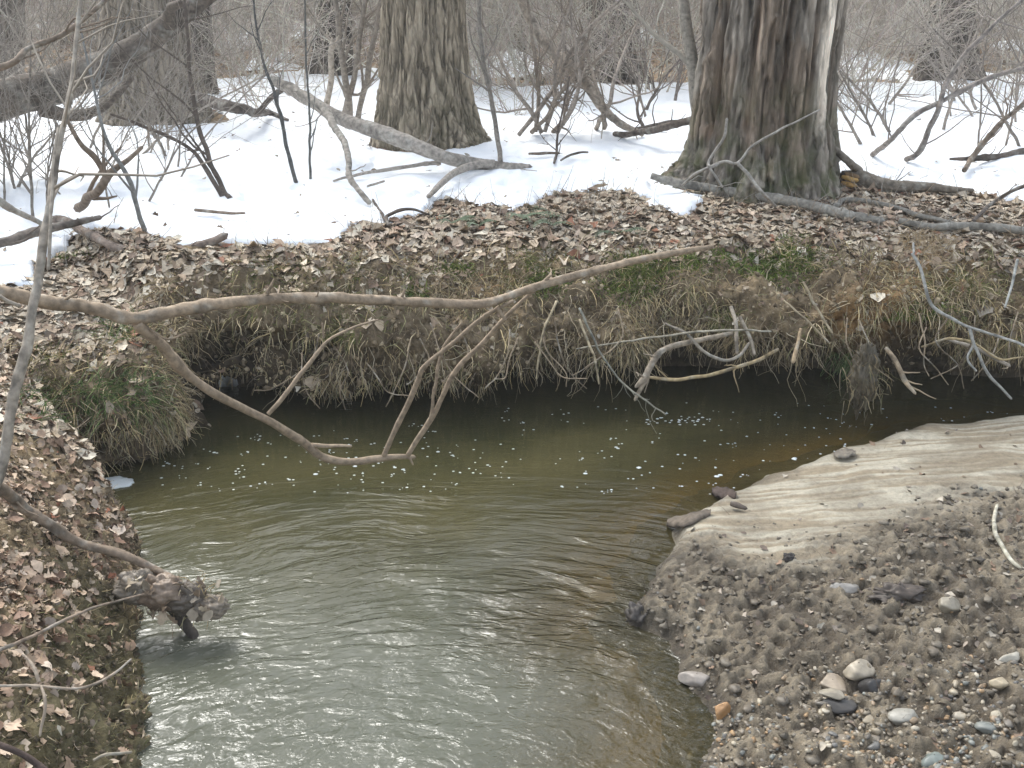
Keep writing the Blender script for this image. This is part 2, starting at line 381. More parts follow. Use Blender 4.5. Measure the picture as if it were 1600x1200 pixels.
# bank line: (px,py,z) in view, then world continuation. columns: x, y, profile weights (far, promontory, slope), underside height
def bl(px, py, z, kind, zb): p = onz(px, py, z); return [p[0], p[1], *kind, zb]
FAR, PRO, CRE, SLO = (1, 0, 0, 0), (0, 1, 0, 0), (0, 0, 1, 0), (0, 0, 0, 1)
BL = [[30, 11, *FAR, .25], [16, 7.5, *FAR, .25], [9, 6.3, *FAR, .32], [5.4, 5.85, *FAR, .34],
      bl(1600, 545, .34, FAR, .34), bl(1450, 540, .35, FAR, .33), bl(1345, 552, .31, FAR, .24), bl(1250, 532, .37, FAR, .37), bl(1120, 528, .38, FAR, .38),
      bl(1000, 535, .36, FAR, .36), bl(900, 556, .31, FAR, .32), bl(800, 566, .28, FAR, .27), bl(680, 590, .22, FAR, .21), bl(560, 610, .17, FAR, .17),
      bl(440, 622, .13, FAR, .15), bl(345, 630, .11, FAR, .13), bl(300, 652, .06, FAR, .07), bl(288, 690, .03, PRO, .05), bl(240, 716, .02, PRO, .04), bl(180, 735, 0, PRO, .04),
      bl(128, 748, 0, PRO, .05), bl(112, 752, 0, CRE, 0), bl(140, 775, 0, SLO, 0), bl(180, 820, 0, SLO, 0), bl(222, 885, 0, SLO, 0), bl(205, 950, 0, SLO, 0), bl(216, 1040, 0, SLO, 0),
      bl(214, 1120, 0, SLO, 0), bl(216, 1210, 0, SLO, 0), [-1.06, 2.2, *SLO, 0], [-1.0, 1.4, *SLO, 0], [-1.0, 0.3, *SLO, 0], [-1.3, -2, *SLO, 0], [-2, -6, *SLO, 0], [-3.5, -12, *SLO, 0]]
BL = np.array(BL, float)
def resample(c, stepf):
    seg = np.hypot(*np.diff(c[:, :2], axis=0).T); s = np.concatenate([[0], np.cumsum(seg)])
    dense = curve(c, 4000)
    ds = np.hypot(*np.diff(dense[:, :2], axis=0).T); S = np.concatenate([[0], np.cumsum(ds)])
    mid = dense[:, :2]; inv = 1 / stepf(mid)
    cum = np.concatenate([[0], np.cumsum(ds * 0.5 * (inv[1:] + inv[:-1]))])
    n = int(cum[-1]); u = np.linspace(0, cum[-1], n)
    return np.stack([np.interp(u, cum, dense[:, k]) for k in range(c.shape[1])], 1)
def stepf(p):
    infr = (p[:, 1] > 2.3) & (p[:, 0] < 3.6); return np.where(infr, 0.014, 0.2)
BR = resample(BL, stepf); NS = len(BR)
W = np.clip(BR[:, 2:6], 0, 1); W = W / W.sum(1, keepdims=True)
sarc = np.concatenate([[0], np.cumsum(np.hypot(*np.diff(BR[:, :2], axis=0).T))])
# control profiles (d, z), from the plateau down to below the water
z0 = 0.0
def profs(zb):
    n = len(zb); one = np.ones(n)
    far = [(1.3, .83), (.8, .81), (.5, .79), (.3, .755), (.16, .70), (.05, .64), (0, .57), (-.03, .50), (-.02, .44), (.02, None), (.10, None), (.34, None), (.55, .08), (.62, -.12), (.62, -.6)]
    pro = [(1.3, .72), (.8, .62), (.5, .555), (.3, .51), (.16, .46), (.06, .40), (0, .33), (-.03, .25), (-.02, .16), (.0, None), (.05, None), (.16, None), (.24, .02), (.28, -.15), (.3, -.6)]
    cre = [(1.3, .66), (.8, .50), (.5, .36), (.3, .22), (.2, .14), (.12, .08), (.08, .05), (.05, .03), (.02, .01), (0, 0), (-.03, -.03), (-.06, -.06), (-.12, -.12), (-.2, -.2), (-.4, -.5)]
    slo = [(1.5, .66), (.95, .58), (.7, .50), (.5, .41), (.36, .33), (.25, .25), (.16, .17), (.09, .10), (.04, .045), (0, 0), (-.02, -.03), (-.05, -.07), (-.12, -.14), (-.2, -.25), (-.4, -.5)]
    out = np.zeros((n, 15, 2))
    for q, prof in enumerate((far, pro, cre, slo)):
        for j, (d, z) in enumerate(prof):
            zz = zb + (0.0, 0.01, 0.03)[j - 9] if z is None else z * one
            out[:, j, 0] += W[:, q] * d; out[:, j, 1] += W[:, q] * zz
    return out
PR = profs(BR[:, 6])
rows_in = 78
tt = np.concatenate([np.linspace(0, 3, 18, endpoint=False), np.linspace(3, 11, 48, endpoint=False), np.linspace(11, 14, 12)])
ii = np.minimum(tt.astype(int), 13); ff = (tt - ii)[None, :, None]
PRr = PR[:, ii] * (1 - ff) + PR[:, ii + 1] * ff
k5 = np.array([1, 2, 1]) / 4.0
for _ in range(2):
    PRr[:, 1:-1] = PRr[:, :-2] * .25 + PRr[:, 1:-1] * .5 + PRr[:, 2:] * .25
dout = np.concatenate([np.geomspace(110, 6, 40), np.linspace(5.8, 1.38, 90)])
nrow = len(dout) + len(tt)
D = np.zeros((NS, nrow)); Z = np.zeros((NS, nrow))
D[:, :len(dout)] = dout[None, :]; D[:, len(dout):] = PRr[:, :, 0]
dirs = unit(BR[:, :2] - C0); XY = BR[:, None, :2] + dirs[:, None, :] * D[:, :, None]
X, Yy = XY[..., 0], XY[..., 1]
ZT = ztop(X, Yy)
fine = 0.05 * (fbm(X * 1.6 + 40, Yy * 1.6, 0, 31, 4) - 0.5)
Z[:, :len(dout)] = ZT[:, :len(dout)]
Z[:, len(dout):] = PRr[:, :, 1] + fine[:, len(dout):]
edgew = sstep(0.45, 3.0, D)
Z = Z * (1 - edgew) + ZT * edgew
Z[:, :len(dout)] = np.where(dout[None, :] > 3.0, ZT[:, :len(dout)], Z[:, :len(dout)])
# blend between profile height at d=1.3 and plateau
zprof = PR[:, 0, 1][:, None]
mid = (D >= 1.3) & (D < 3.0)
Z = np.where(mid, (zprof + fine) * (1 - sstep(1.3, 3.0, D)) + ZT * sstep(1.3, 3.0, D), Z)
PL = np.stack([X, Yy, Z], -1)
def grid_normals(P):
    a = np.gradient(P, axis=0); b = np.gradient(P, axis=1); return unit(np.cross(a, b))
NL = grid_normals(PL)
if NL[NS // 2, 60, 2] < 0: NL = -NL
facew = (1 - sstep(0.15, 0.9, D)) * sstep(-0.5, 0.05, Z)
n_a = fbm(X * 3.2, Yy * 3.2, Z * 3.0, 11, 3) - 0.5
n_b = fbm(X * 11, Yy * 11, Z * 8, 12, 4) - 0.5
n_c = ridge(fbm(X * 24, Yy * 24, Z * 14, 13, 3)) - 0.6
farw = W[:, 0][:, None] + W[:, 1][:, None] * 0.7
disp = facew * (n_a * (0.06 + 0.30 * farw) + n_b * (0.08 + .10 * farw) + n_c * 0.05 + (1 - farw) * .035 * (fbm(X * 45, Yy * 45, Z * 45, 14, 3) - .5) * 2) + (1 - facew) * (n_b * 0.03) * sstep(9, 3, D)
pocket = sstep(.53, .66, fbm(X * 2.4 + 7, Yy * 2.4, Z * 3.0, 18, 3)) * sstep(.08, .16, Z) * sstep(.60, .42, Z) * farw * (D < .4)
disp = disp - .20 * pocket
PL = PL + NL * disp[..., None]
NL = grid_normals(PL)
if NL[NS // 2, 60, 2] < 0: NL = -NL
gi = np.arange(NS * nrow).reshape(NS, nrow)
FL = np.stack([gi[:-1, :-1], gi[:-1, 1:], gi[1:, 1:], gi[1:, :-1]], -1).reshape(-1, 4)
colL = np.ones((NS, nrow, 3)) * (0.95, 0.93, 0.9)
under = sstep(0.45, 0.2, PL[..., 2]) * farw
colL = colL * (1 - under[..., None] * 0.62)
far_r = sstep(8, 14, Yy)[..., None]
var = fbm(X * 5, Yy * 5, Z * 6, 19, 3)[..., None]; colL = colL * (.65 + .75 * var) * (1 + .25 * sstep(.5, .65, fbm(X * 3, Yy * 3, Z * 4, 20, 3))[..., None] * np.array([1, .9, .6]))
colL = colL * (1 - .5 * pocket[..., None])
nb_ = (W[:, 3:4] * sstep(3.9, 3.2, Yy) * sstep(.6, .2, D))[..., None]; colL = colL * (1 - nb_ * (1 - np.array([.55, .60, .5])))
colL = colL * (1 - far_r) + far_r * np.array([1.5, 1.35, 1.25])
# sandy bare patches on the bank face and the tan grass patch
for (qx, qy, rad, c) in ((1455, 395, .22, (2.3, 1.8, 1.2)), (1390, 480, .16, (1.9, 1.45, 1.0)), (1330, 500, .15, (1.8, 1.4, .95)), (780, 450, .12, (1.5, 1.3, 1.0))):
    ppx, ppy = proj(PL); m = np.exp(-(((ppx - qx) / (rad * 280))**2 + ((ppy - qy) / (rad * 240))**2)) * (Yy > 2)
    colL = colL * (1 - m[..., None]) + m[..., None] * np.array(c)
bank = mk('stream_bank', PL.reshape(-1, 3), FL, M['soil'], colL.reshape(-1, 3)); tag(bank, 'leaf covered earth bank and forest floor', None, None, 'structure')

# true bank height near the creek, for things that lie on it
GX0, GY0, GS, GNX, GNY = -5.0, 4.0, 0.06, 170, 110
_k = (D > 0.22) & (D < 5.5) & (PL[..., 0] > GX0) & (PL[..., 1] > GY0); _p = PL[_k]
_ix = ((_p[:, 0] - GX0) / GS).astype(int); _iy = ((_p[:, 1] - GY0) / GS).astype(int); _ok = (_ix < GNX) & (_iy < GNY); _ix, _iy, _p = _ix[_ok], _iy[_ok], _p[_ok]
GSUM = np.zeros((GNX, GNY)); GCNT = np.zeros((GNX, GNY)); np.add.at(GSUM, (_ix, _iy), _p[:, 2] - ztop(_p[:, 0], _p[:, 1])); np.add.at(GCNT, (_ix, _iy), 1)
for _ in range(14):
    v_ = np.where(GCNT > 0, GSUM / np.maximum(GCNT, 1), 0); h_ = (GCNT > 0).astype(float); a_ = np.zeros_like(v_); b_ = np.zeros_like(v_)
    for dx_, dy_ in ((1, 0), (-1, 0), (0, 1), (0, -1)): a_ += np.roll(np.roll(v_ * h_, dx_, 0), dy_, 1); b_ += np.roll(np.roll(h_, dx_, 0), dy_, 1)
    fill = (h_ == 0) & (b_ > 0); GSUM[fill] = a_[fill] / b_[fill]; GCNT[fill] = 1
GDIF = np.where(GCNT > 0, GSUM / np.maximum(GCNT, 1), 0)
_ztop0 = ztop
def ztop(x, y):
    x = np.asarray(x, float); y = np.asarray(y, float); u = np.clip((x - GX0) / GS - .5, 0, GNX - 1.001); v = np.clip((y - GY0) / GS - .5, 0, GNY - 1.001)
    i, j = u.astype(int), v.astype(int); i2, j2 = np.minimum(i + 1, GNX - 1), np.minimum(j + 1, GNY - 1); fu, fv = u - i, v - j
    g = GDIF[i, j] * (1 - fu) * (1 - fv) + GDIF[i2, j] * fu * (1 - fv) + GDIF[i, j2] * (1 - fu) * fv + GDIF[i2, j2] * fu * fv
    return _ztop0(x, y) + g * ((x > GX0) & (x < GX0 + GS * GNX) & (y > GY0) & (y < GY0 + GS * GNY))
# cells for scattering
CC = 0.25 * (PL[:-1, :-1] + PL[1:, :-1] + PL[:-1, 1:] + PL[1:, 1:])
CA = np.linalg.norm(np.cross(PL[1:, :-1] - PL[:-1, :-1], PL[:-1, 1:] - PL[:-1, :-1]), axis=-1)
CN = NL[:-1, :-1]; CPX, CPY = proj(CC); CD = 0.5 * (D[:-1, :-1] + D[1:, 1:]); CW = W[:-1, :]
INV = (CPX > -350) & (CPX < 1950) & (CPY < 1450) & (CC[..., 1] > 1.6)
def scatter_land(n, mask, rng=RNG):
    w = (CA * mask * INV).ravel(); cum = np.cumsum(w); idx = np.searchsorted(cum, rng.random(n) * cum[-1]); idx = np.minimum(idx, len(w) - 1)
    i, j = np.unravel_index(idx, CA.shape); u, v = rng.random((n, 1)), rng.random((n, 1))
    p = PL[i, j] * (1 - u) * (1 - v) + PL[i + 1, j] * u * (1 - v) + PL[i, j + 1] * (1 - u) * v + PL[i + 1, j + 1] * u * v
    return p, CN[i, j], i, j, w.sum()

# ------------------------------------------------------------------ snow
EDGE = [(-500, 480), (-200, 450), (0, 440), (52, 430), (68, 410), (88, 384), (140, 366), (220, 368), (300, 390), (360, 399), (420, 404), (480, 399), (515, 384), (545, 358), (610, 356), (650, 336), (690, 310), (720, 318), (800, 326), (850, 312), (880, 300), (960, 298), (1000, 312), (1030, 326), (1065, 336), (1082, 330), (1095, 308), (1110, 285), (1150, 262), (1290, 262), (1312, 268), (1400, 284), (1500, 302), (1560, 312), (1600, 320), (1900, 350), (2400, 380)]
EW = np.array([ground(a, b) for a, b in EDGE]); EA = EW[:, 0] / EW[:, 1]
def snow_s(x, y):
    a = (x + .26 * (fbm(x * 3 + 5, y * 3, 0, 53, 3) - .5)) / y; s = y - np.interp(a, EA, EW[:, 1])
    s = s + 0.42 * (fbm(x * 2.2, y * 3.4, 0, 51, 4) - 0.5) + 0.24 * (fbm(x * 8, y * 14, 0, 52, 3) - 0.5)
    for tx, ty, tr in TREES:
        ang = np.arctan2(y - ty, x - tx); d = np.hypot(x - tx, y - ty)
        s = np.minimum(s, (d - tr * (1.12 + 0.35 * vnoise(ang * 2.0 + 20, tr * 9, 0, 8))) * 0.8)
    patch = fbm(x * 0.55 + 3, y * 0.30, 0, 61, 4)
    s = np.minimum(s, 3.0 - 40 * sstep(12.3, 17, y) * (np.clip(0.66 - patch, 0, 1)) )
    ridge_band = np.exp(-((y - 14.6 - 0.4 * np.sin(x)) / 0.55)**2) * sstep(0.42, 0.5, fbm(x * .5, y * .3, 0, 77, 2))
    s = np.where(ridge_band > 0.4, -0.1, s)
    return s
na = 600
yr = np.concatenate([np.linspace(5.5, 8.2, 140), np.geomspace(8.23, 60, 150)])
aa = np.linspace(-0.66, 0.66, na)
SX = aa[None, :] * yr[:, None]; SY = np.repeat(yr[:, None], na, 1)
SX = SX + 0.012 * (vnoise(SX * 30, SY * 30, 0, 4) - .5)
S = snow_s(SX, SY); t = np.clip((S + .02) / 0.16, 0, 1)
thick = (0.015 + 0.055 * fbm(SX * 1.7, SY * 1.7, 0, 95, 3)) * np.sqrt(np.clip(t * (2 - t), 0, 1)) + 0.05 * sstep(0.1, 1.2, S)
pit = sstep(.62, .74, fbm(SX * 5, SY * 5, 0, 96, 3))
lump = -pit * .03 + (fbm(SX * 3, SY * 3, 0, 91, 4) - 0.5) * 0.065 + (fbm(SX * 10, SY * 10, 0, 93, 3) - 0.5) * 0.022
gz = ztop(SX, SY)
SZ = gz + thick + lump * sstep(0, .2, S) - 0.012 - 0.06 * sstep(-.02, -.08, S)
SV = np.stack([SX, SY, SZ], -1)
gs = np.arange(SV.shape[0] * na).reshape(-1, na)
FS = np.stack([gs[:-1, :-1], gs[:-1, 1:], gs[1:, 1:], gs[1:, :-1]], -1)
keep = np.maximum.reduce([S[:-1, :-1], S[1:, :-1], S[:-1, 1:], S[1:, 1:]]) > -0.03
FS = FS[keep]
snow = mk('snow', SV.reshape(-1, 3), FS, M['snow']); tag(snow, 'old white snow lying on the forest floor', None, None, 'structure')
def surf(x, y):
    g = ztop(x, y); s = snow_s(x, y); return np.where(s > 0.02, g + 0.06, g)
def gpt(px, py, up=0.0):
    p = ground(px, py, 0.03); p[..., 2] = surf(p[..., 0], p[..., 1]) + up; return p

# ------------------------------------------------------------------ gravel bar and stream bed
SH = [(1700, 650), (1600, 655), (1450, 668), (1300, 712), (1200, 745), (1130, 778), (1045, 830), (1052, 862), (1015, 905), (1010, 935), (985, 975), (1045, 1000), (1078, 1060), (1100, 1100), (1118, 1150), (1092, 1200), (1060, 1290)]
SHW = [onz(a, b, 0)[:2] for a, b in SH]
POLY = np.array([(14, 5.6), (7, 5.3), (4.2, 5.25)] + [tuple(p) for p in SHW] + [(0.2, 1.5), (-0.4, -0.5), (0, -3), (14, -3)])
def sdf(x, y):
    x = np.asarray(x, float); y = np.asarray(y, float); d = np.full(x.shape, 1e9); ins = np.zeros(x.shape, bool)
    n = len(POLY)
    for k in range(n):
        ax, ay = POLY[k]; bx, by = POLY[(k + 1) % n]; ex, ey = bx - ax, by - ay
        t = np.clip(((x - ax) * ex + (y - ay) * ey) / (ex * ex + ey * ey), 0, 1)
        d = np.minimum(d, np.hypot(x - ax - t * ex, y - ay - t * ey))
        c = ((ay > y) != (by > y)) & (x < (bx - ax) * (y - ay) / (by - ay + 1e-12) + ax); ins ^= c
    return np.where(ins, d, -d)
def bar_z(x, y):
    d = sdf(x, y) + 0.10 * (fbm(x * 5, y * 5, 0, 21, 4) - 0.5)
    px, py = proj(np.stack([x, y, 0 * x + 0.1], -1))
    # sand tongue at the back, mud in front
    line = np.interp(px, [1000, 1050, 1200, 1300, 1450, 1600, 2000], [840, 850, 870, 850, 800, 770, 760])
    mud = sstep(-45, 35, py - line + 120 * (fbm(x * 3.2, y * 5.0, 0, 23, 3) - 0.5))
    h = np.where(d > 0, 0.15 * (1 - np.exp(-np.maximum(d, 0) / 0.75)) + 0.03 * sstep(0, 0.05, d) * (1 - 0.5 * mud), d * 0.25)
    h = h + 0.05 * sstep(0.1, .8, d) * sstep(2.0, 4.0, x)
    scarp = np.exp(-((px - 1070) / 90)**2 - ((py - 835) / 60)**2) + np.exp(-((px - 1020) / 60)**2 - ((py - 950) / 50)**2)
    h = h + 0.045 * scarp * sstep(0, 0.06, d)
    on = sstep(-0.03, 0.10, d)
    cl = ridge(fbm(x * 7, y * 8, 0, 25, 4)); cl2 = fbm(x * 28, y * 30, 0, 26, 3); cl3 = fbm(x * 75, y * 75, 0, 27, 2)
    cl4 = ridge(fbm(x * 42, y * 44, 0, 127, 2)); lump = (cl - 0.6) * 0.05 + (cl2 - 0.5) * 0.064 + (cl3 - 0.5) * 0.02 + (cl4 - .6) * .016
    yy = y + 0.06 * (fbm(x * 2.0, y * 2, 0, 28, 3) - .5) * 2
    wv = fbm(x * 3.4, yy * 38, 0, 29, 3)
    rip = (wv - 0.5) * 0.016 + (fbm(x * 3, y * 5, 0, 30, 3) - 0.5) * 0.05
    h = h + on * (mud * lump + (1 - mud) * rip)
    return h, d, mud, wv, cl, cl2
gx = np.concatenate([np.linspace(-1.0, 0.3, 30, endpoint=False), np.linspace(.3, 3.2, 350), np.linspace(3.22, 12, 70)])
gy = np.concatenate([np.linspace(-2.5, 2.2, 30, endpoint=False), np.linspace(2.2, 5.7, 380), np.linspace(5.73, 6.2, 8)])
GX, GY = np.meshgrid(gx, gy)
H, DD, MUD, WV, CL, CL2 = bar_z(GX, GY)
BVt = np.stack([GX, GY, H], -1)
sand_c = np.array([0.50, 0.455, 0.355]); mud_c = np.array([0.108, 0.082, 0.051]); grey_c = np.array([0.185, 0.152, 0.104])
st = sstep(0.36, 0.64, WV)[..., None]
cs = sand_c * st + grey_c * 1.75 * (1 - st)
pat = sstep(0.45, 0.7, fbm(GX * 4, GY * 6, 0, 34, 3))[..., None]
cs = cs * (1 - 0.45 * pat) + grey_c * 0.45 * pat
mm = sstep(0.35, 0.75, CL2 * .6 + fbm(GX * 3, GY * 3, 0, 35, 3) * .5)[..., None]
cm = mud_c * .75 * (1 - mm) + grey_c * 1.3 * mm
cb = cs * (1 - MUD[..., None]) + cm * MUD[..., None]
wet = np.clip(MUD * 0.8 + sstep(0.14, 0.0, DD), 0, 1)
shore = sstep(0.10, 0.0, DD)[..., None]
cb = cb * (1 - 0.45 * shore); uw = sstep(.0, -.12, DD)[..., None]; cb = cb * (1 - uw) + uw * np.array([.19, .145, .08])
gb = np.arange(GX.size).reshape(GX.shape)
FB = np.stack([gb[:-1, :-1], gb[:-1, 1:], gb[1:, 1:], gb[1:, :-1]], -1)
kb = np.maximum(DD[:-1, :-1], DD[1:, 1:]) > -0.45
bar = mk('gravel_bar', BVt.reshape(-1, 3), FB[kb], M['sand'], cb.reshape(-1, 3)); tag(bar, 'bar of pale sand and dark gravelly mud', None, None, 'structure')
wa = bar.data.attributes.new('Wet', 'FLOAT', 'POINT'); wa.data.foreach_set('value', wet.ravel().astype(np.float32))
def barp(px, py, up=0.0):
    z = 0.08
    for _ in range(10):
        p = onz(px, py, z); z = 0.5 * z + 0.5 * float(max(bar_z(np.array([p[0]]), np.array([p[1]]))[0][0], 0.0))
    p[2] = z + up; return p

bx = np.linspace(-8, 30, 200); by = np.linspace(-6, 12, 110); BX, BY = np.meshgrid(bx, by)
sd = sdf(BX, BY); bz = -0.03 - 0.42 * sstep(0.0, 1.9, -sd) - 0.2 * sstep(0, 0.6, sd) + 0.03 * (fbm(BX * 3, BY * 3, 0, 44, 3) - .5)
cbed = np.ones(BX.shape + (3,)) * (0.20, 0.15, 0.075) + sstep(1.3, 0, -sd)[..., None] * np.array([0.10, 0.06, 0.015])
gq = np.arange(BX.size).reshape(BX.shape); FQ = np.stack([gq[:-1, :-1], gq[:-1, 1:], gq[1:, 1:], gq[1:, :-1]], -1).reshape(-1, 4)
bed = mk('stream_bed', np.stack([BX, BY, bz], -1).reshape(-1, 3), FQ, M['bed'], cbed.reshape(-1, 3)); tag(bed, 'sandy bed of the creek under the water', None, None, 'structure')

wx = np.concatenate([np.linspace(-8, -2.6, 20, endpoint=False), np.linspace(-2.6, 4, 150), np.linspace(4.1, 30, 50)]); wy = np.concatenate([np.linspace(-6, 2, 30, endpoint=False), np.linspace(2, 7, 120), np.linspace(7.1, 12, 16)])
WX, WY = np.meshgrid(wx, wy); sw = -sdf(WX, WY)
gw = np.arange(WX.size).reshape(WX.shape); FW = np.stack([gw[:-1, :-1], gw[:-1, 1:], gw[1:, 1:], gw[1:, :-1]], -1).reshape(-1, 4)
water = mk('water', np.stack([WX, WY, 0 * WX], -1).reshape(-1, 3), FW, M['water']); tag(water, 'murky olive creek water with small ripples', None, None, 'structure')
murk = 0.30 + 0.58 * sstep(0.0, 0.9, sw + 0.25 * (fbm(WX * 1.5, WY * 2.5, 0, 71, 3) - .5))
FC = np.array([-0.3, 1.7]); rr = np.hypot(WX - FC[0], WY - FC[1]); th = np.arctan2(WY - FC[1], WX - FC[0])
rr = rr + 0.10 * (fbm(WX * 1.3, WY * 1.3, 0, 72, 3) - .5) * 2
flow = np.stack([th * 2.4, rr, 0 * rr], -1)
wpx, wpy = proj(np.stack([WX, WY, 0 * WX], -1))
chop = 0.11 + 0.85 * np.exp(-((wpx - 900) / 230)**2 - ((wpy - 960) / 120)**2) + 0.17 * sstep(700, 900, wpy) + 0.16 * sstep(1000, 600, wpx) * sstep(690, 800, wpy)
chop = chop * (0.6 + 0.8 * fbm(WX * 2.2, WY * 3.5, 0, 73, 3))
silt_sky = sstep(4.6, 3.0, WY + .5 * (fbm(WX * 1.5, WY * 2, 0, 74, 3) - .5)) * (1 - .75 * sstep(.75, .1, sw))  # near water greyed in colour: sediment plus painted sky reflection
for nm, typ, arr in (('Murk', 'FLOAT', murk), ('Chop', 'FLOAT', chop), ('SiltSky', 'FLOAT', silt_sky)):
    q = water.data.attributes.new(nm, typ, 'POINT'); q.data.foreach_set('value', arr.ravel().astype(np.float32))
q = water.data.attributes.new('Flow', 'FLOAT_VECTOR', 'POINT'); q.data.foreach_set('vector', flow.ravel().astype(np.float32))

# ------------------------------------------------------------------ trunks
def trunk(pts, radii, nseg, nrow_, dispf, flare=(), flare_h=0.3, flare_a=0.3):
    """pts (m,3) centre line, radii (m); dispf(theta, x, y, z)->metres"""
    c = curve(np.concatenate([pts, np.asarray(radii)[:, None]], 1), nrow_)
    P = c[:, :3]; r = c[:, 3]
    T = unit(np.gradient(P, axis=0)); A = unit(np.cross(T, np.array([0, 1.0, 0.0]))); B = np.cross(T, A)
    th = np.linspace(0, 2 * math.pi, nseg, endpoint=False)
    h = (P[:, 2] - P[0, 2])
    fl = np.zeros((nrow_, nseg))
    for (a0, wdt, amp) in flare:
        dth = np.angle(np.exp(1j * (th + math.pi - a0))); fl += amp * np.exp(-(dth / wdt)**2)[None, :] * np.exp(-h / flare_h)[:, None]
    fl += flare_a * np.exp(-h / (flare_h * 0.8))[:, None]
    rad = r[:, None] * (1 + fl)
    dirv = A[:, None, :] * np.cos(th)[None, :, None] + B[:, None, :] * np.sin(th)[None, :, None]
    V = P[:, None, :] + dirv * rad[..., None]
    dsp, colr = dispf(th[None, :] + math.pi + 0 * rad, V[..., 0], V[..., 1], V[..., 2], h[:, None] + 0 * rad)
    V = V + dirv * dsp[..., None]
    g = np.arange(nrow_ * nseg).reshape(nrow_, nseg); g2 = np.roll(g, -1, 1)
    F = np.stack([g[:-1], g2[:-1], g2[1:], g[1:]], -1).reshape(-1, 4)
    return V.reshape(-1, 3), F, colr.reshape(-1, 3), P, r
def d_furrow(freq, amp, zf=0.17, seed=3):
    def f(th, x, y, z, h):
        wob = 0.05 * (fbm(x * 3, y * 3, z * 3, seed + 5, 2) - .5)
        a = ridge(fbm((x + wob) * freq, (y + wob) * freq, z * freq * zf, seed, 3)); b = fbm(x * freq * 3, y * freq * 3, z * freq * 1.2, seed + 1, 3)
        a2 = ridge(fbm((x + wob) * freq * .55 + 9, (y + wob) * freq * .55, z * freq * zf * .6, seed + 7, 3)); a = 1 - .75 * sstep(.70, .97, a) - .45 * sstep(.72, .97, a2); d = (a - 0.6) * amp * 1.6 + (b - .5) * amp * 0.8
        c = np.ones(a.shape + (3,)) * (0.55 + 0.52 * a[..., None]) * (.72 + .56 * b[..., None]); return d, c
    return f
def d_big(th, x, y, z, h):
    wob = 0.10 * (fbm(x * 2.5, y * 2.5, z * 1.2, 15, 3) - .5)
    a = fbm((x + wob) * 9, (y + wob) * 9, z * 1.3, 16, 4); pl = sstep(0.44, 0.5, a); b = sstep(.3, .9, ridge(fbm((x + wob) * 15, (y + wob) * 15, z * 2.2, 17, 3))); b = b * .6 + .4 * sstep(.4, .9, ridge(fbm(x * 30, y * 30, z * 3.5, 37, 3))); c3 = fbm(x * 45, y * 45, z * 12, 19, 3)
    ck = sstep(.80, .98, ridge(fbm((x + wob) * 11, (y + wob) * 11, z * 1.2, 39, 3))) * .8 + .5 * sstep(.8, .98, ridge(fbm((x + wob) * 20, (y + wob) * 20, z * 2.6, 40, 3)))
    d = (pl - 0.5) * 0.03 + (b - 0.6) * 0.018 + (c3 - .5) * 0.02 - .022 * ck
    c = np.ones(a.shape + (3,)) * (0.42 + .5 * b + .28 * pl)[..., None] * (.6 + .8 * c3[..., None]) * (1 - .38 * np.clip(ck, 0, 1))[..., None]
    red = sstep(0.55, 0.62, fbm(x * 8, y * 8, z * 1.5 + 7, 18, 3))[..., None] * .4
    c = c * (1 - red) + c * red * np.array([.80, 0.58, 0.42])
    # long splits, and the strip of bare pale wood between them
    for a0, wd, dep in ((4.28, 0.045, 0.06), (3.72, 0.05, 0.05), (5.13, 0.035, 0.04), (5.82, 0.09, 0.10), (4.75, 0.03, 0.03), (5.5, .03, .035)):
        wl = a0 + 0.10 * (fbm(z * 1.5 + a0, a0, 0, 20, 3) - 0.5)
        g = np.exp(-(np.angle(np.exp(1j * (th - wl))) / wd)**2) * sstep(0.05, 0.6, h) * (0.4 + 0.9 * vnoise(z * 2.2 + a0 * 7, 0, 0, 25))
        d = d - dep * g; c = c * (1 - 0.35 * g[..., None]) * (1 - g[..., None] * np.array([0, .12, .2]))
    wl = 5.38 + 0.08 * (fbm(z * 1.2, 3, 0, 22, 3) - .5)
    g = sstep(0.13, 0.08, np.abs(np.angle(np.exp(1j * (th - wl))))) * sstep(0.5, 0.85, h + 0.3 * c3)
    d = d * (1 - 0.7 * g) + 0.012 * g; g = g[..., None]; c = c * (1 - g) + g * (2.5 + 1.0 * c3[..., None])
    hol = np.exp(-(np.angle(np.exp(1j * (th - 4.2))) / 0.08)**2) * np.exp(-((h - 0.12) / 0.14)**2); d = d - 0.10 * hol
    return d, c
def limbs(P, r, n0, rng, zmin=4.5, sizes=(1.5, 3.5), n1=60, n2=260):
    k = np.searchsorted(P[:, 2], zmin); p = P[k:][None]; rr_ = r[k:][None]
    idx = np.linspace(0, p.shape[1] - 1, 12).astype(int); p = p[:, idx]; rr_ = rr_[:, idx]
    a = grow(p, rr_, n0, *sizes, ang=(30, 60), K=7, wig=0.16, bias=(0, 0, .12), rf=0.45, rng=rng)
    b = grow(a[0], a[1], n1, .7, 1.8, K=5, wig=.2, rng=rng); c = grow(b[0], b[1], n2, .3, .9, K=4, wig=.25, rng=rng)
    return a, b, c
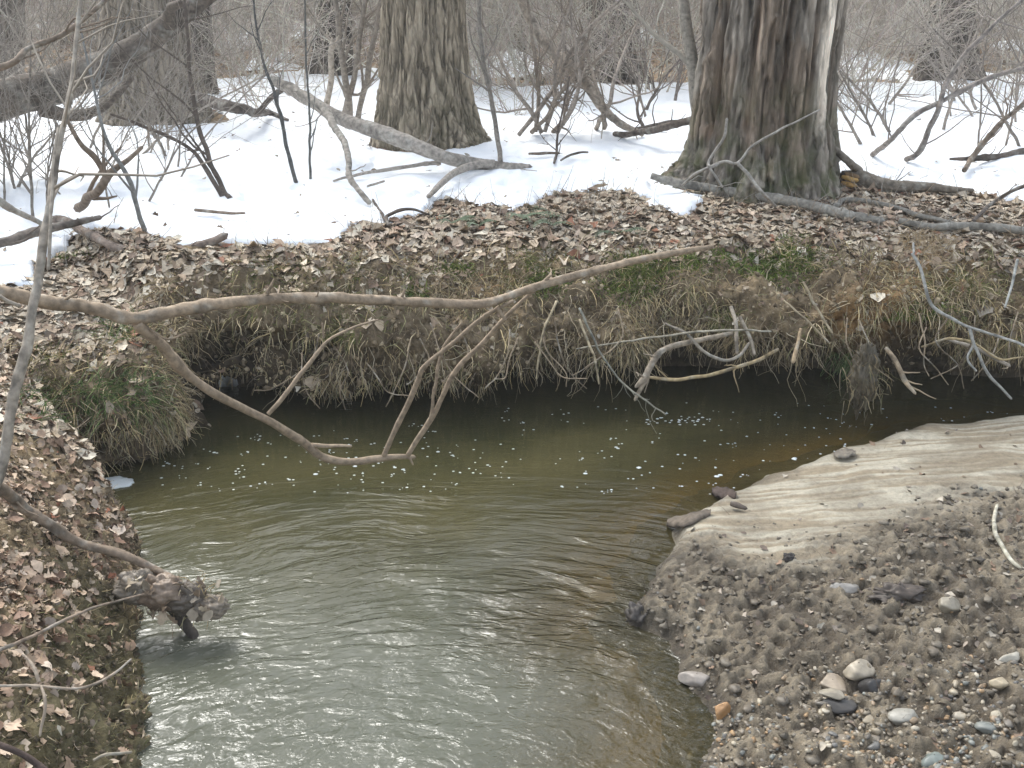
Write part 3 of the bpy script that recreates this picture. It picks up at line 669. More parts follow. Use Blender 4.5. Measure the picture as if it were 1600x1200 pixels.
def tree(key, label, mat, pts_px, Y, nseg, nrow_, dispf, flare=(), group=None, top=9.0, flare_a=.3, flare_h=.3, tint=(0.2, 0.17, 0.14), n0=9, seed=1):
    rng = np.random.default_rng(seed)
    pts = np.array([at(a, b, Y) for a, b, c in pts_px]); rad = np.array([c / FPX * depth_of(at(a, b, Y)) for a, b, c in pts_px])
    zb = float(ztop(pts[0, 0], pts[0, 1])) - 0.10; pts[0, 2] = zb
    dirn = unit((pts[-1] - pts[-2])[None])[0]; dirn[2] = max(dirn[2], .9); dirn = dirn / dirn[2]
    ext = []; er = []
    zt = pts[-1, 2]
    for q in (0.35, .7, 1.0):
        zz = zt + (top - zt) * q; ext.append(pts[-1] + dirn * (zz - zt)); er.append(rad[-1] * (1 - 0.75 * q))
    # dense rows low, sparse above: two meshes would split the trunk, so warp the parameter by repeating control points
    lowp = curve(np.concatenate([pts, rad[:, None]], 1), nrow_)
    hi = curve(np.concatenate([np.vstack([pts[-1:], ext]), np.array([rad[-1]] + er)[:, None]], 1), 26)[1:]
    c = np.vstack([lowp, hi])
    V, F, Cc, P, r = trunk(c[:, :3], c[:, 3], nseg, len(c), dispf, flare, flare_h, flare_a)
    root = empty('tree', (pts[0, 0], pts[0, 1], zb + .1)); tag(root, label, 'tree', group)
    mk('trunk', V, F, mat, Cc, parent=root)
    a, b, cc = limbs(P, r, n0, rng, zmin=max(3.2, zt + 0.8))
    for i in range(n0):
        v, f = tubes(a[0][i:i + 1], a[1][i:i + 1], 8); mk('limb', v, f, M['twig'], np.array(tint), parent=root)
    v1, f1 = tubes(*b, S=4); v2, f2 = tubes(*cc, S=3); v, f, q = join([(v1, f1, tint), (v2, f2, tint)])
    cr = mk('crown', v, f, M['twig'], q, parent=root); tag(cr, kind='stuff')
    return root
PI = math.pi
YR, YM, YL = TREES[0][1], TREES[1][1], TREES[2][1]
tree('right', 'massive old tree right of centre with split shaggy bark and a pale bare strip', M['bark_big'],
     [(1180, 305, 118), (1188, 240, 112), (1192, 160, 108), (1200, 80, 107), (1210, 0, 108), (1222, -120, 110)], YR, 380, 260, d_big,
     flare=((3.3, .40, .42), (4.3, .3, .20), (5.5, .4, .22), (0.3, .4, .3), (1.8, .5, .3)), flare_a=0.04, flare_h=0.20, seed=11)
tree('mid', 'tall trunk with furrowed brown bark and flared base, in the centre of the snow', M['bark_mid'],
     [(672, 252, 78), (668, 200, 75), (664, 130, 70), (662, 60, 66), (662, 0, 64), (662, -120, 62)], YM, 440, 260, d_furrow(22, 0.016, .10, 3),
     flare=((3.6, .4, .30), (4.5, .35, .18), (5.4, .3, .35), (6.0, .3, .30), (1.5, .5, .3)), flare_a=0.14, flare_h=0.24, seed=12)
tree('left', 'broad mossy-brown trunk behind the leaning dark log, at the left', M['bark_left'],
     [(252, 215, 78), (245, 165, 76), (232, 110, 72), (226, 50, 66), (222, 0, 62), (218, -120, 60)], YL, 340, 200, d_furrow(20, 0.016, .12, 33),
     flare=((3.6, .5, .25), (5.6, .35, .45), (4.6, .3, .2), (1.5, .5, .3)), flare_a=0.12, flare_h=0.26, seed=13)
def fartree(key, label, w, x0=0, seed=1, tint=None, furrow=15, group=None, lean=0, mat='bark_far', base=None):
    bx_, by_, br = BASES[key] if base is None else base; g = ground(bx_, by_)
    pp = [(bx_, by_ + 4, w * 1.12), (bx_ + x0 * .3, by_ - 40, w), (bx_ + x0 * .7, by_ - 90, w * .95), (bx_ + x0, -30, w * .9), (bx_ + x0 * 1.3 + lean, -140, w * .85)]
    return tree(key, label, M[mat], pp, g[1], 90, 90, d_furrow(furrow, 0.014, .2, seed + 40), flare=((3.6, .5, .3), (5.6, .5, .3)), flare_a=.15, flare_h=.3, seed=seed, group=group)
fartree('leftback', 'slim reddish-brown trunk just behind the broad left trunk', 17, -10, 21)
fartree('back', 'grey trunk standing back between the left and centre trunks', 30, 0, 22)
fartree('pale', 'wide faded trunk far back between the centre and right trunks', 46, -2, 23)
fartree('faint', 'wide dim trunk far back in the brush beyond the right trunk', 42, 0, 24)
fartree('edge', 'dark trunk cut by the left edge of the photo', 20, 4, 25)

ORD = 'first second third fourth fifth sixth seventh eighth ninth tenth eleventh twelfth thirteenth fourteenth fifteenth sixteenth seventeenth eighteenth nineteenth twentieth'.split()
ORD += ['twenty-' + o_ for o_ in ORD[:9]] + ['thirtieth'] + ['thirty-' + o_ for o_ in ORD[:9]]
def ordinal(items, group, look, what):
    for k, (px, o) in enumerate(sorted(items, key=lambda t: t[0])):
        o['label'] = '%s, %s from the left of its kind' % (look, ORD[k]); o['group'] = group
# ------------------------------------------------------------------ sticks, saplings, shrubs
GREY = (0.27, 0.245, 0.21); BRN = (0.19, 0.15, 0.115); PALE = (0.42, 0.36, 0.29); DRK = (0.11, 0.09, 0.075); TAN = (0.33, 0.26, 0.18)
def cpts(ctrl):
    out = []
    for c in ctrl:
        px, py, Y, r = c
        if Y is None: p = gpt(px, py); rm = r / FPX * depth_of(p); p = p + np.array([0, 0, rm * 0.7 + (.022 if float(snow_s(p[0], p[1])) < 0 else 0)])
        elif Y == 'bar': p = barp(px, py, .014); rm = r / FPX * depth_of(p); p = p + np.array([0, 0, rm * .6])
        else: p = at(px, py, Y); rm = r / FPX * depth_of(p)
        out.append([*p, rm])
    return np.array(out)
def limb_mesh(ctrl, sides=8, per=14, knob=0.10, seed=0):
    c = cpts(ctrl); n = max(6, per * (len(c) - 1)); q = curve(c, n); P, r = q[:, :3], np.maximum(q[:, 3], 0.0008)
    if all(k_[2] is None for k_ in ctrl) and len(ctrl) > 2:
        zz = surf(P[:, 0], P[:, 1]) + .014; ln_ = np.linspace(0, 1, n); A_ = np.vander(ln_, 4)
        w_ = np.linalg.lstsq(A_, zz, rcond=None)[0]; zf_ = A_ @ w_; zf_ += np.percentile(zz - zf_, 75); P = P.copy(); P[:, 2] = zf_ + r * .75
    al = np.concatenate([[0], np.cumsum(np.linalg.norm(np.diff(P, axis=0), axis=1))]); s = al / max(float(r.mean()) * 9, .02) + seed * 10
    jit = np.stack([vnoise(s, k, 0, 5 + seed) - .5 for k in range(3)], -1) * r[:, None] * 0.9
    P = P + jit; r = r * (1 + knob * 2 * (vnoise(s * 1.7, 3.3, 0, 9 + seed) - .5))
    kn = sstep(.8, .95, vnoise(s * 2.1, 7.7, 0, 19 + seed)); r = r * (1 + .22 * kn)
    # rounded ends
    P = np.vstack([P[0] - (P[1] - P[0]) * .05, P, P[-1] + unit((P[-1] - P[-2])[None])[0] * r[-1]]); r = np.concatenate([[r[0] * .15], r, [r[-1] * 0.1]])
    return P, r
def stick(name, label, cat, main, col=GREY, subs=(), twigs=0, tl=(.1, .35), sides=8, group=None, seed=0, subname='side_branch', mat='wood', parent=None, t0=.15):
    P, r = limb_mesh(main, seed=seed); sides = max(sides, 14) if r.max() > .015 else sides
    V, F = tubes(P[None], r[None], sides)
    if r.max() > .015:
        cen = np.repeat(P, sides, 0); rr_ = np.repeat(r, sides)[:, None]
        V = V + (V - cen) * ((fbm(V[:, 0] * 30, V[:, 1] * 30, V[:, 2] * 30, 8, 3) - .5) * .55)[:, None] * np.minimum(1, .03 / np.maximum(rr_, .01))
    n1_ = fbm(V[:, 0] * 9, V[:, 1] * 9, V[:, 2] * 9, 61, 3)[:, None]; n2_ = sstep(.56, .68, fbm(V[:, 0] * 22, V[:, 1] * 22, V[:, 2] * 22, 62, 3))[:, None]; n3_ = sstep(.60, .70, fbm(V[:, 0] * 14 + 5, V[:, 1] * 14, V[:, 2] * 14, 63, 3))[:, None]
    vc_ = np.array(col) * (.62 + .75 * n1_); vc_ = vc_ * (1 - .35 * n2_) + n2_ * .35 * np.array([.40, .40, .36]); vc_ = vc_ * (1 - .45 * n3_)
    o = mk(name, V, F, M[mat], vc_, parent=parent, origin=P[0])
    if parent is None: tag(o, label, cat, group)
    host = o
    allP, allR = [P], [r]
    for k, s in enumerate(subs):
        p2, r2 = limb_mesh(s, seed=seed + k + 1); v, f = tubes(p2[None], r2[None], 6)
        mk(subname, v, f, M[mat], np.array(col) * (0.9 + .2 * random.random()), parent=host); allP.append(p2); allR.append(r2)
    if twigs:
        rng = np.random.default_rng(seed + 100)
        ks = np.linspace(0, len(P) - 1, 12).astype(int)
        tp, tr_ = grow(P[ks][None], r[ks][None], twigs, tl[0], tl[1], ang=(25, 70), K=6, wig=.2, bias=(0, 0, .06), t0=t0, rf=.5, rng=rng, rmax=.006)
        for k in range(twigs):
            v, f = tubes(tp[k:k + 1], np.maximum(tr_[k:k + 1], .001), 4); mk('twig', v, f, M['twig'], np.array(col) * .95, parent=host)
    return o
def sapling(label, main, col=BRN, n1=10, n2=30, L=(.25, .8), seed=1, name='sapling', cat='sapling', group=None, subs=(), up=.08):
    """thin upright stem: thing > side branches; fine twigs joined"""
    P, r = limb_mesh(main, seed=seed); V, F = tubes(P[None], r[None], 7)
    o = mk(name, V, F, M['wood'], np.array(col), origin=P[0]); tag(o, label, cat, group)
    rng = np.random.default_rng(seed + 500); ks = np.linspace(0, len(P) - 1, 14).astype(int)
    bp, br = grow(P[ks][None], r[ks][None], n1, *L, ang=(25, 60), K=7, wig=.13, bias=(0, 0, up), t0=.12, rf=.55, rng=rng)
    br = np.maximum(br, .0015)
    for k in range(n1):
        v, f = tubes(bp[k:k + 1], br[k:k + 1], 5); mk('side_branch', v, f, M['twig'], np.array(col), parent=o)
    if n2:
        tp, tr_ = grow(bp, br, n2, L[0] * .4, L[1] * .5, K=5, wig=.2, bias=(0, 0, up), rf=.6, rng=rng)
        v, f = tubes(tp, np.maximum(tr_, .0011), 3); q = mk('twig_spray', v, f, M['twig'], np.array(col) * 1.05, parent=o); tag(q, kind='stuff')
    for k, s in enumerate(subs):
        p2, r2 = limb_mesh(s, seed=seed + k + 1); v, f = tubes(p2[None], r2[None], 6); mk('side_branch', v, f, M['wood'], np.array(col), parent=o)
    return o

# the overhanging limb across the picture
LMS = .85
lm = [(-260, 420, 3.2, 17), (-60, 452, 3.35, 16), (0, 461, 3.4, 14.5), (60, 474, 3.45, 13), (150, 486, 3.5, 13), (215, 499, 3.55, 12.5), (300, 480, 3.65, 11), (400, 465, 3.75, 10.5), (500, 464, 3.85, 10), (640, 474, 4.0, 9), (760, 472, 4.1, 8), (860, 445, 4.2, 7.5), (980, 412, 4.35, 6.5), (1060, 396, 4.45, 6), (1112, 386, 4.5, 4)]
lm = [(a_, b_, c_, d_ * LMS) for a_, b_, c_, d_ in lm]
LCOL = (0.29, 0.225, 0.16)
limb = stick('overhanging_branch', 'long bare brown branch reaching from the left edge across the creek', 'branch', lm, LCOL, sides=12, seed=3, twigs=9, tl=(.04, .16), subname='fork', subs=[
    [(218, 502, 3.55, 9), (245, 535, 3.6, 8.5), (290, 585, 3.7, 8), (345, 620, 3.8, 7.5), (410, 655, 3.95, 7), (465, 685, 4.1, 7), (500, 712, 4.2, 6.5), (550, 720, 4.25, 6), (600, 715, 4.3, 5.5), (648, 716, 4.35, 3.5)],
    [(418, 648, 3.97, 4), (450, 610, 4.0, 3.6), (480, 572, 4.05, 3.2), (510, 535, 4.1, 2.6), (545, 515, 4.15, 2), (590, 500, 4.2, 1.5)],
    [(485, 697, 4.17, 4), (515, 696, 4.2, 3.2), (548, 698, 4.2, 2)],
    [(600, 712, 4.3, 4.2), (620, 665, 4.28, 4.2), (650, 600, 4.25, 4.4), (662, 572, 4.22, 4.2), (710, 535, 4.2, 3.8), (760, 492, 4.15, 3.6), (800, 470, 4.1, 3)],
    [(638, 712, 4.34, 4), (672, 660, 4.32, 4.2), (692, 615, 4.3, 4), (710, 580, 4.28, 4), (755, 535, 4.25, 3.8), (800, 485, 4.2, 3.4), (860, 430, 4.2, 2.6)],
    [(672, 655, 4.32, 3), (680, 600, 4.3, 2.6), (690, 550, 4.3, 2.4), (720, 505, 4.3, 2)],
    [(505, 528, 4.08, 2), (503, 505, 4.08, 1.8)], [(640, 716, 4.34, 2.5), (645, 726, 4.34, 1.6)],
    [(235, 515, 3.56, 2), (262, 530, 3.58, 1.8), (290, 520, 3.6, 1.4)],
    [(627, 465, 4, 3), (633, 452, 4, 2)], [(418, 460, 3.76, 3.4), (428, 436, 3.76, 1.6)],
    [(775, 480, 4.12, 5), (790, 500, 4.12, 2)]])
stick('thin_sapling', 'thin straight stem leaning up from the lower left edge past the branch', 'stem',
      [(-30, 800, 2.95, 8), (2, 725, 3.0, 8), (22, 620, 3.05, 8), (42, 530, 3.1, 7.5), (60, 430, 3.2, 7), (75, 330, 3.3, 6), (92, 230, 3.4, 5), (112, 130, 3.5, 4), (122, 40, 3.6, 3.4), (135, -80, 3.7, 3)], (0.33, 0.29, 0.24), twigs=10, tl=(.25, .6), seed=5, t0=.45,
      subs=[[(30, 480, 3.15, 3.5), (0, 462, 3.1, 3)], [(76, 420, 3.2, 3), (80, 300, 3.3, 2.5), (90, 200, 3.4, 2)]])
stick('fallen_stick', 'dark stick lying down the near left bank towards the water', 'stick',
      [(-120, 690, 3.25, 13), (-20, 752, 3.3, 10), (30, 790, 3.4, 9), (80, 820, 3.45, 8), (140, 850, 3.5, 7.5), (200, 870, 3.5, 7), (245, 888, 3.5, 6), (272, 902, 3.48, 5)], (0.22, 0.17, 0.125), seed=6, twigs=2, tl=(.06, .12))
# leaning log, upper left
stick('leaning_log', 'dark rotten log leaning up across the left trunk from the snow', 'log',
      [(-320, 310, 6.7, 30), (-150, 240, 7.0, 30), (0, 170, 7.3, 29), (90, 143, 7.5, 26), (180, 102, 7.6, 23), (250, 50, 7.7, 19), (310, 3, 7.8, 15), (380, -55, 7.9, 13), (470, -150, 8.0, 11)], (0.13, 0.108, 0.088), sides=16, seed=8, twigs=12, tl=(.2, .6),
      subs=[[(262, 38, 7.65, 12), (264, 12, 7.5, 9), (282, 2, 7.4, 6)], [(60, 170, 7.4, 14), (110, 180, 7.35, 10), (160, 165, 7.3, 8), (205, 120, 7.4, 5)]])
stick('arching_branch', 'thin brown branch arching in front of the leaning log', 'branch',
      [(-200, 160, 5.5, 6), (0, 105, 5.5, 5), (45, 75, 5.6, 4.6), (105, 48, 5.7, 4), (165, 0, 5.8, 3.5), (210, -50, 5.9, 3)], BRN, seed=9, twigs=6, tl=(.2, .5))
stick('snow_log', 'grey log lying on the snow in front of the centre trunk', 'log',
      [(428, 128, 8.6, 7), (470, 150, 8.4, 9), (530, 182, 8.1, 10.5), (600, 205, 7.85, 11.5), (680, 240, 7.75, 11), (745, 266, None, 10), (800, 272, None, 8), (828, 270, None, 5)], (0.30, 0.27, 0.235), sides=12, seed=10, twigs=5, tl=(.15, .4),
      subs=[[(770, 272, None, 7), (725, 280, None, 6), (690, 300, None, 5), (670, 318, None, 3.5)], [(690, 268, None, 4), (640, 272, None, 3.2), (600, 278, None, 3), (560, 285, None, 2.4), (522, 296, None, 1.6)], [(600, 282, 7.4, 2), (575, 300, None, 1.6)]])
stick('bent_branch', 'pale bent branch curving down into the snow left of the grey log', 'branch',
      [(430, 128, 8.2, 7), (468, 145, 8.0, 6.5), (500, 165, 7.8, 6), (528, 205, 7.5, 5.5), (545, 245, 7.2, 5), (548, 280, 7.0, 4.6), (578, 328, None, 4)], (0.31, 0.28, 0.24), seed=12, twigs=6, tl=(.1, .3))
stick('curved_twig', 'small dark curved twig standing at the snow edge', 'twig', [(583, 320, None, 2), (608, 352, None, 2.6), (606, 338, 6.55, 2.6), (635, 326, 6.55, 2.4), (670, 334, None, 1.6)], DRK, seed=13)
stick('dead_pole', 'pale broken pole leaning right to the snow behind the thicket clump', 'pole',
      [(800, -40, 9.6, 8), (835, 38, 9.5, 8), (865, 78, 9.4, 9), (885, 100, 9.3, 10), (910, 128, 9.2, 9), (945, 168, 9.0, 7), (975, 195, 8.9, 6), (1003, 218, None, 4)], (0.34, 0.29, 0.235), seed=14, twigs=5, tl=(.2, .5))
stick('low_branch', 'dark low branch on the snow left of the big right trunk', 'branch', [(960, 218, None, 4), (1000, 208, 8.6, 5), (1040, 197, 8.4, 5.5), (1090, 186, 8.3, 6)], DRK, seed=15, twigs=8, tl=(.1, .35),
      subs=[[(1100, 200, None, 4), (1040, 205, None, 4), (985, 213, None, 3)]])
sapling('slim upright trunk hard against the left side of the big right trunk', [(1092, 215, 7.9, 12), (1086, 160, 7.9, 11), (1080, 90, 7.95, 10), (1070, 20, 8.0, 9), (1062, -60, 8.1, 8), (1040, -320, 8.4, 5)], (0.27, 0.245, 0.205), n1=4, n2=10, seed=16)
stick('fallen_log', 'mossy log with a torn orange end lying right of the big trunk', 'log',
      [(1318, 284, None, 11), (1345, 284, None, 12), (1380, 290, None, 10), (1430, 295, None, 9), (1480, 299, None, 6), (1520, 298, None, 3)], (0.17, 0.145, 0.115), sides=14, seed=17, twigs=3, tl=(.1, .25),
      subs=[[(1340, 272, None, 7), (1328, 255, 7.4, 6.5), (1302, 232, 7.5, 5.5)]])
fl = SC.objects['fallen_log']
for q, (x1, y1, x2, y2, cc_) in enumerate(((1316, 276, 1338, 282, (.52, .33, .12)), (1314, 284, 1336, 290, (.42, .25, .09)), (1320, 270, 1340, 276, (.2, .13, .07)))):
    p2, r2 = limb_mesh([(x1, y1, GB['right'][1] + .22, 2.5), ((x1 + x2) / 2, (y1 + y2) / 2, GB['right'][1] + .2, 4.5), (x2, y2, GB['right'][1] + .2, 4)], seed=q); v, f = tubes(p2[None], r2[None], 6); mk('splinter', v, f, M['wood'], np.array(cc_), parent=fl)
stick('ground_branch', 'long grey branch lying on the leaves before the big right trunk', 'branch',
      [(1015, 295, None, 5), (1070, 298, None, 6.5), (1110, 296, None, 7.5), (1190, 310, None, 8), (1270, 322, None, 8), (1320, 335, None, 7.5), (1380, 344, None, 5)], (0.235, 0.22, 0.19), sides=10, seed=18, twigs=3, tl=(.1, .3),
      subs=[[(1305, 325, None, 5), (1320, 313, None, 4.5), (1370, 318, None, 4), (1430, 335, None, 4), (1500, 350, None, 3.5)]])
stick('ground_branch', 'grey branch on the leaves running out of the right edge', 'branch',
      [(1405, 350, None, 5), (1450, 354, None, 6), (1510, 355, None, 6.5), (1560, 362, None, 7), (1620, 376, None, 7), (1750, 400, None, 7)], (0.235, 0.22, 0.19), sides=10, seed=19, twigs=2, tl=(.1, .25))
stick('pale_twig', 'pale forked twig rising in front of the big right trunk', 'twig',
      [(1066, 290, 6.7, 2), (1085, 272, 6.65, 2.3), (1130, 253, 6.6, 2.4), (1152, 254, 6.6, 2.4), (1175, 228, 6.6, 2.1), (1220, 202, 6.6, 1.8), (1280, 172, 6.65, 1.3)], (0.30, 0.28, 0.25), seed=20,
      subs=[[(1152, 254, 6.6, 3), (1175, 282, 6.55, 3), (1195, 305, 6.5, 2.6), (1212, 322, None, 2)], [(1122, 256, 6.6, 2.4), (1110, 262, 6.55, 2.4), (1108, 250, 6.6, 2.2), (1130, 215, 6.6, 2.2), (1136, 185, 6.6, 2)], [(1110, 262, 6.55, 2), (1128, 292, 6.5, 1.8)]])
stick('lying_branch', 'brown branch lying at the edge of the left snow patch', 'branch',
      [(75, 360, None, 5), (120, 375, None, 6.5), (165, 388, None, 7), (220, 398, None, 6.5), (280, 412, None, 6.5), (355, 420, None, 6)], (0.21, 0.165, 0.135), sides=10, seed=22, twigs=3, tl=(.08, .2))
stick('lying_branch', 'dark stub of a branch entering from the left edge above the snow lobe', 'branch',
      [(-160, 410, 5.7, 10), (0, 378, 5.85, 8), (50, 362, 5.95, 7.5), (110, 350, 6.1, 6), (156, 340, 6.2, 4)], (0.17, 0.145, 0.125), seed=23, twigs=4, tl=(.1, .3))
stick('bare_stick', 'straight bare stick slanting down from the left edge to the snow', 'stick', [(-60, 270, 5.7, 5), (0, 314, 5.75, 5), (40, 338, 5.8, 4.5), (68, 352, 5.85, 4)], GREY, seed=24)
stick('snow_stick', 'short brown stick lying alone on the snow left of centre', 'stick', [(306, 341, None, 2.5), (330, 344, None, 2.6), (384, 347, None, 1.8)], BRN, seed=25)
stick('snow_stick', 'tiny dark stick on the snow right of the centre trunk', 'stick', [(826, 252, None, 2), (850, 250, None, 2.4), (874, 250, None, 1.4)], BRN, seed=26)
stick('snow_stick', 'small forked stick on the snow beside the tiny dark one', 'stick', [(876, 262, None, 1.6), (893, 252, None, 1.8), (918, 248, None, 1.5)], DRK, seed=27)
stick('forked_stick', 'dark fallen branch end on the snow behind the left trunk', 'branch', [(298, 145, 9.4, 8), (335, 160, 9.2, 9), (380, 172, 9.0, 8), (420, 186, None, 5), (450, 194, None, 2)], DRK, seed=28, subs=[[(398, 180, 8.95, 5), (425, 155, 9.0, 4.6), (445, 138, 9.1, 4)]], twigs=3, tl=(.1, .3))
stick('pale_twig', 'pale bluish twig trailing down the bank face at the right', 'twig',
      [(1425, 395, 5.55, 2.5), (1440, 425, 5.5, 2.6), (1455, 475, 5.42, 2.7), (1490, 500, 5.4, 2.5), (1515, 512, 5.38, 2.3), (1560, 525, 5.38, 2), (1610, 545, 5.38, 2.2)], (0.33, 0.325, 0.30), seed=30,
      subs=[[(1515, 512, 5.38, 2.6), (1525, 545, 5.35, 2.6), (1545, 585, 5.32, 2.4), (1580, 622, 5.3, 1.8)], [(1520, 540, 5.36, 2), (1512, 560, 5.34, 1.8), (1525, 580, 5.32, 1.4)], [(1427, 395, 5.55, 2), (1427, 380, 5.6, 1.4)]])
stick('pale_twig', 'short pale twig hanging at the top right of the bank face', 'twig', [(1590, 405, 5.6, 2.2), (1582, 440, 5.5, 2.2), (1570, 480, 5.4, 1.6)], (0.37, 0.37, 0.34), seed=31)
stick('driftwood_stick', 'pale curved stick on the sand at the right edge', 'stick', [(1556, 795, 'bar', 2.6), (1552, 830, 'bar', 3.4), (1566, 862, 'bar', 3.4), (1585, 888, 'bar', 3), (1630, 905, 'bar', 3)], (0.45, 0.42, 0.33), seed=32)
stick('bank_twig', 'long thin twig lying across the lower left bank by the water', 'twig', [(-60, 1070, 2.42, 2), (0, 1072, 2.44, 2.2), (60, 1072, 2.46, 2.3), (120, 1076, 2.48, 2), (170, 1058, 2.55, 2.2), (205, 1030, 2.62, 1.4)], (0.30, 0.245, 0.19), seed=33,
      subs=[[(64, 1072, 2.46, 2.6), (70, 1100, 2.42, 2.6), (62, 1150, 2.38, 2.2)], [(62, 1066, 2.47, 3), (52, 1040, 2.5, 2.6), (36, 1022, 2.53, 2.2)]])
stick('bank_twig', 'curved twig at the bottom edge of the left bank', 'twig', [(145, 1188, 2.42, 2.4), (165, 1180, 2.44, 2.6), (205, 1176, 2.5, 2.2)], (0.30, 0.26, 0.2), seed=34)
stick('bank_twig', 'thin twig crossing the left bank below the debris clump', 'twig', [(0, 1015, 2.62, 3.4), (40, 1000, 2.7, 3), (110, 965, 2.85, 2.4), (160, 945, 2.95, 2), (225, 928, 3.1, 1.4)], (0.26, 0.2, 0.15), seed=35)
stick('dark_root', 'dark root running off the bottom left corner', 'root', [(-40, 1150, 2.1, 5), (20, 1172, 2.1, 5), (60, 1195, 2.1, 5), (110, 1230, 2.1, 4)], (0.09, 0.065, 0.055), seed=36)

# saplings and shoots standing in the snow
sapling('forked stem in the left snow, widening upward in two dark shoots', [(362, 322, None, 4.5), (345, 290, 7.0, 4), (325, 240, 7.0, 4), (312, 205, 7.0, 3.5), (298, 120, 7.05, 3), (290, 20, 7.1, 2.4), (285, -60, 7.2, 2)], DRK, n1=6, n2=14, seed=41,
        subs=[[(350, 318, None, 4), (318, 258, 6.95, 3.6), (300, 235, 6.95, 3.2), (258, 212, 6.9, 3), (220, 195, 6.8, 2.6), (175, 178, 6.7, 2)]])
sapling('single dark shoot curving up from the snow, left of the bent branch', [(464, 296, None, 3.4), (452, 245, 7.4, 3.2), (440, 190, 7.4, 3), (428, 140, 7.4, 2.6), (410, 90, 7.45, 2), (398, 20, 7.5, 1.6), (390, -60, 7.5, 1.2)], (.10, .10, .095), n1=5, n2=8, seed=42, L=(.15, .5))
sapling('thin straight shoot beside the curving dark one', [(486, 292, None, 2.2), (484, 230, 7.4, 2), (484, 180, 7.4, 1.8), (478, 90, 7.4, 1.6), (475, -40, 7.4, 1.2)], (.12, .12, .11), n1=4, n2=6, seed=43, L=(.15, .4))
sapling('blue-grey shoot in front of the left snow edge', [(225, 362, None, 4), (212, 310, 6.2, 3.8), (197, 275, 6.2, 3.6), (175, 235, 6.2, 3.2), (160, 200, 6.2, 2.6), (145, 130, 6.3, 2), (120, 20, 6.4, 1.6)], (.20, .20, .19), n1=7, n2=16, seed=44)
sapling('stout crooked stem leaning right from the left snow patch', [(124, 338, None, 7), (150, 300, 6.2, 7), (172, 272, 6.2, 6.5), (200, 250, 6.25, 4), (222, 230, 6.3, 3)], BRN, n1=4, n2=6, seed=45, L=(.2, .5),
        subs=[[(168, 276, 6.2, 5), (145, 245, 6.15, 4.6), (125, 225, 6.1, 4), (100, 180, 6.1, 3)]])
sapling('tall thin stem right of the centre trunk', [(782, 262, None, 4), (775, 210, 8.2, 4), (768, 150, 8.2, 3.6), (756, 100, 8.2, 3.4), (750, 50, 8.2, 3.2), (748, -60, 8.2, 3), (742, -300, 8.4, 2)], (.2, .18, .155), n1=6, n2=12, seed=46)
sapling('short twiggy shoot behind the tiny snow sticks', [(866, 262, None, 2), (870, 235, 8.2, 2), (872, 205, 8.2, 1.8), (890, 120, 8.2, 1.2)], DRK, n1=6, n2=8, seed=47, L=(.1, .3))
sapling('pale broken upright stub behind the grey log', [(512, 165, 9.0, 5), (516, 120, 9.0, 5), (519, 75, 9.0, 4.5), (519, 60, 9.0, 2)], PALE, n1=1, n2=0, seed=48, L=(.1, .2))
for k, (x_, b_, tx, w_) in enumerate(((548, 200, 520, 6), (560, 195, 600, 5), (540, 190, 575, 5))):
    sapling(('dark stem leaning left in the clump left of the centre trunk', 'dark stem leaning right in the clump left of the centre trunk', 'upright stem of the clump left of the centre trunk')[k],
            [(x_, b_, None, w_), ((x_ * 2 + tx) / 3, 120, 9.7, w_ * .9), ((x_ + tx * 2) / 3, 50, 9.7, w_ * .8), (tx, -20, 9.7, w_ * .65), (tx + (tx - x_) * .8, -150, 9.8, w_ * .4)], (.25, .215, .175), n1=8, n2=22, seed=50 + k, group='stems of the clump left of the centre trunk')
cl = [(812, 218, 905, 60, 1060, -80), (835, 215, 838, 100, 815, -60), (850, 215, 870, 90, 905, -50), (862, 215, 900, 150, 940, -40), (845, 215, 805, 140, 745, 20), (830, 215, 872, 150, 990, 40), (870, 215, 905, 120, 880, -60), (945, 210, 930, 130, 905, 30), (930, 208, 960, 120, 1010, 0)]
for k, (a, b, c_, d_, e, f_) in enumerate(cl):
    lab = ['stem arching far right', 'upright stem', 'stem bowing right', 'thin stem leaning right', 'stem leaning far left', 'low stem crossing the others', 'curved stem', 'isolated short stem', 'isolated slender stem'][k] + ' of the thicket clump behind the tiny snow sticks'
    sapling(lab, [(a, b, None, 3.6), ((a + c_) / 2 + 6, (b + d_) / 2, 9.1 - .05 * k, 3.4), (c_, d_, 9.1 - .05 * k, 2.9), ((c_ + e) / 2, (d_ + f_) / 2, 9.2, 2.2), (e, f_, 9.3, 1.5)], (.24, .20, .16) if k % 2 else (.29, .25, .21), n1=9, n2=34, seed=60 + k, L=(.2, .7), group='stems of the thicket clump right of the centre trunk')

# random shrub stems: left foreground tangle, right thicket
def tangle(n, pxr, pyr, h, col, label_fn, group, seed, w=(2, 4), lean=60, n1=7, n2=26, L=(.2, .7), Ymax=None):
    rng = np.random.default_rng(seed); items = []
    for k in range(n):
        bx_ = rng.uniform(*pxr); by_ = rng.uniform(*pyr); g = gpt(bx_, by_); Y = float(g[1]); r0 = rng.uniform(*w)
        hh = rng.uniform(*h); ln = rng.normal() * lean; s = FPX / depth_of(g)
        ct = [(bx_, by_, None, r0)]
        for q in (.3, .6, 1.0): ct.append((bx_ + ln * q**1.4 + rng.normal() * 10 * q, by_ - hh * s * q, Y + rng.normal() * .1, r0 * (1 - .6 * q)))
        items.append((bx_, sapling(label_fn(k, bx_, by_), ct, np.array(col) * rng.uniform(.7, 1.25), n1=n1, n2=n2, seed=seed * 10 + k, L=L, name='shrub', cat='shrub', group=group)))
    ordinal(items, group, label_fn(0, 0, 0), '')
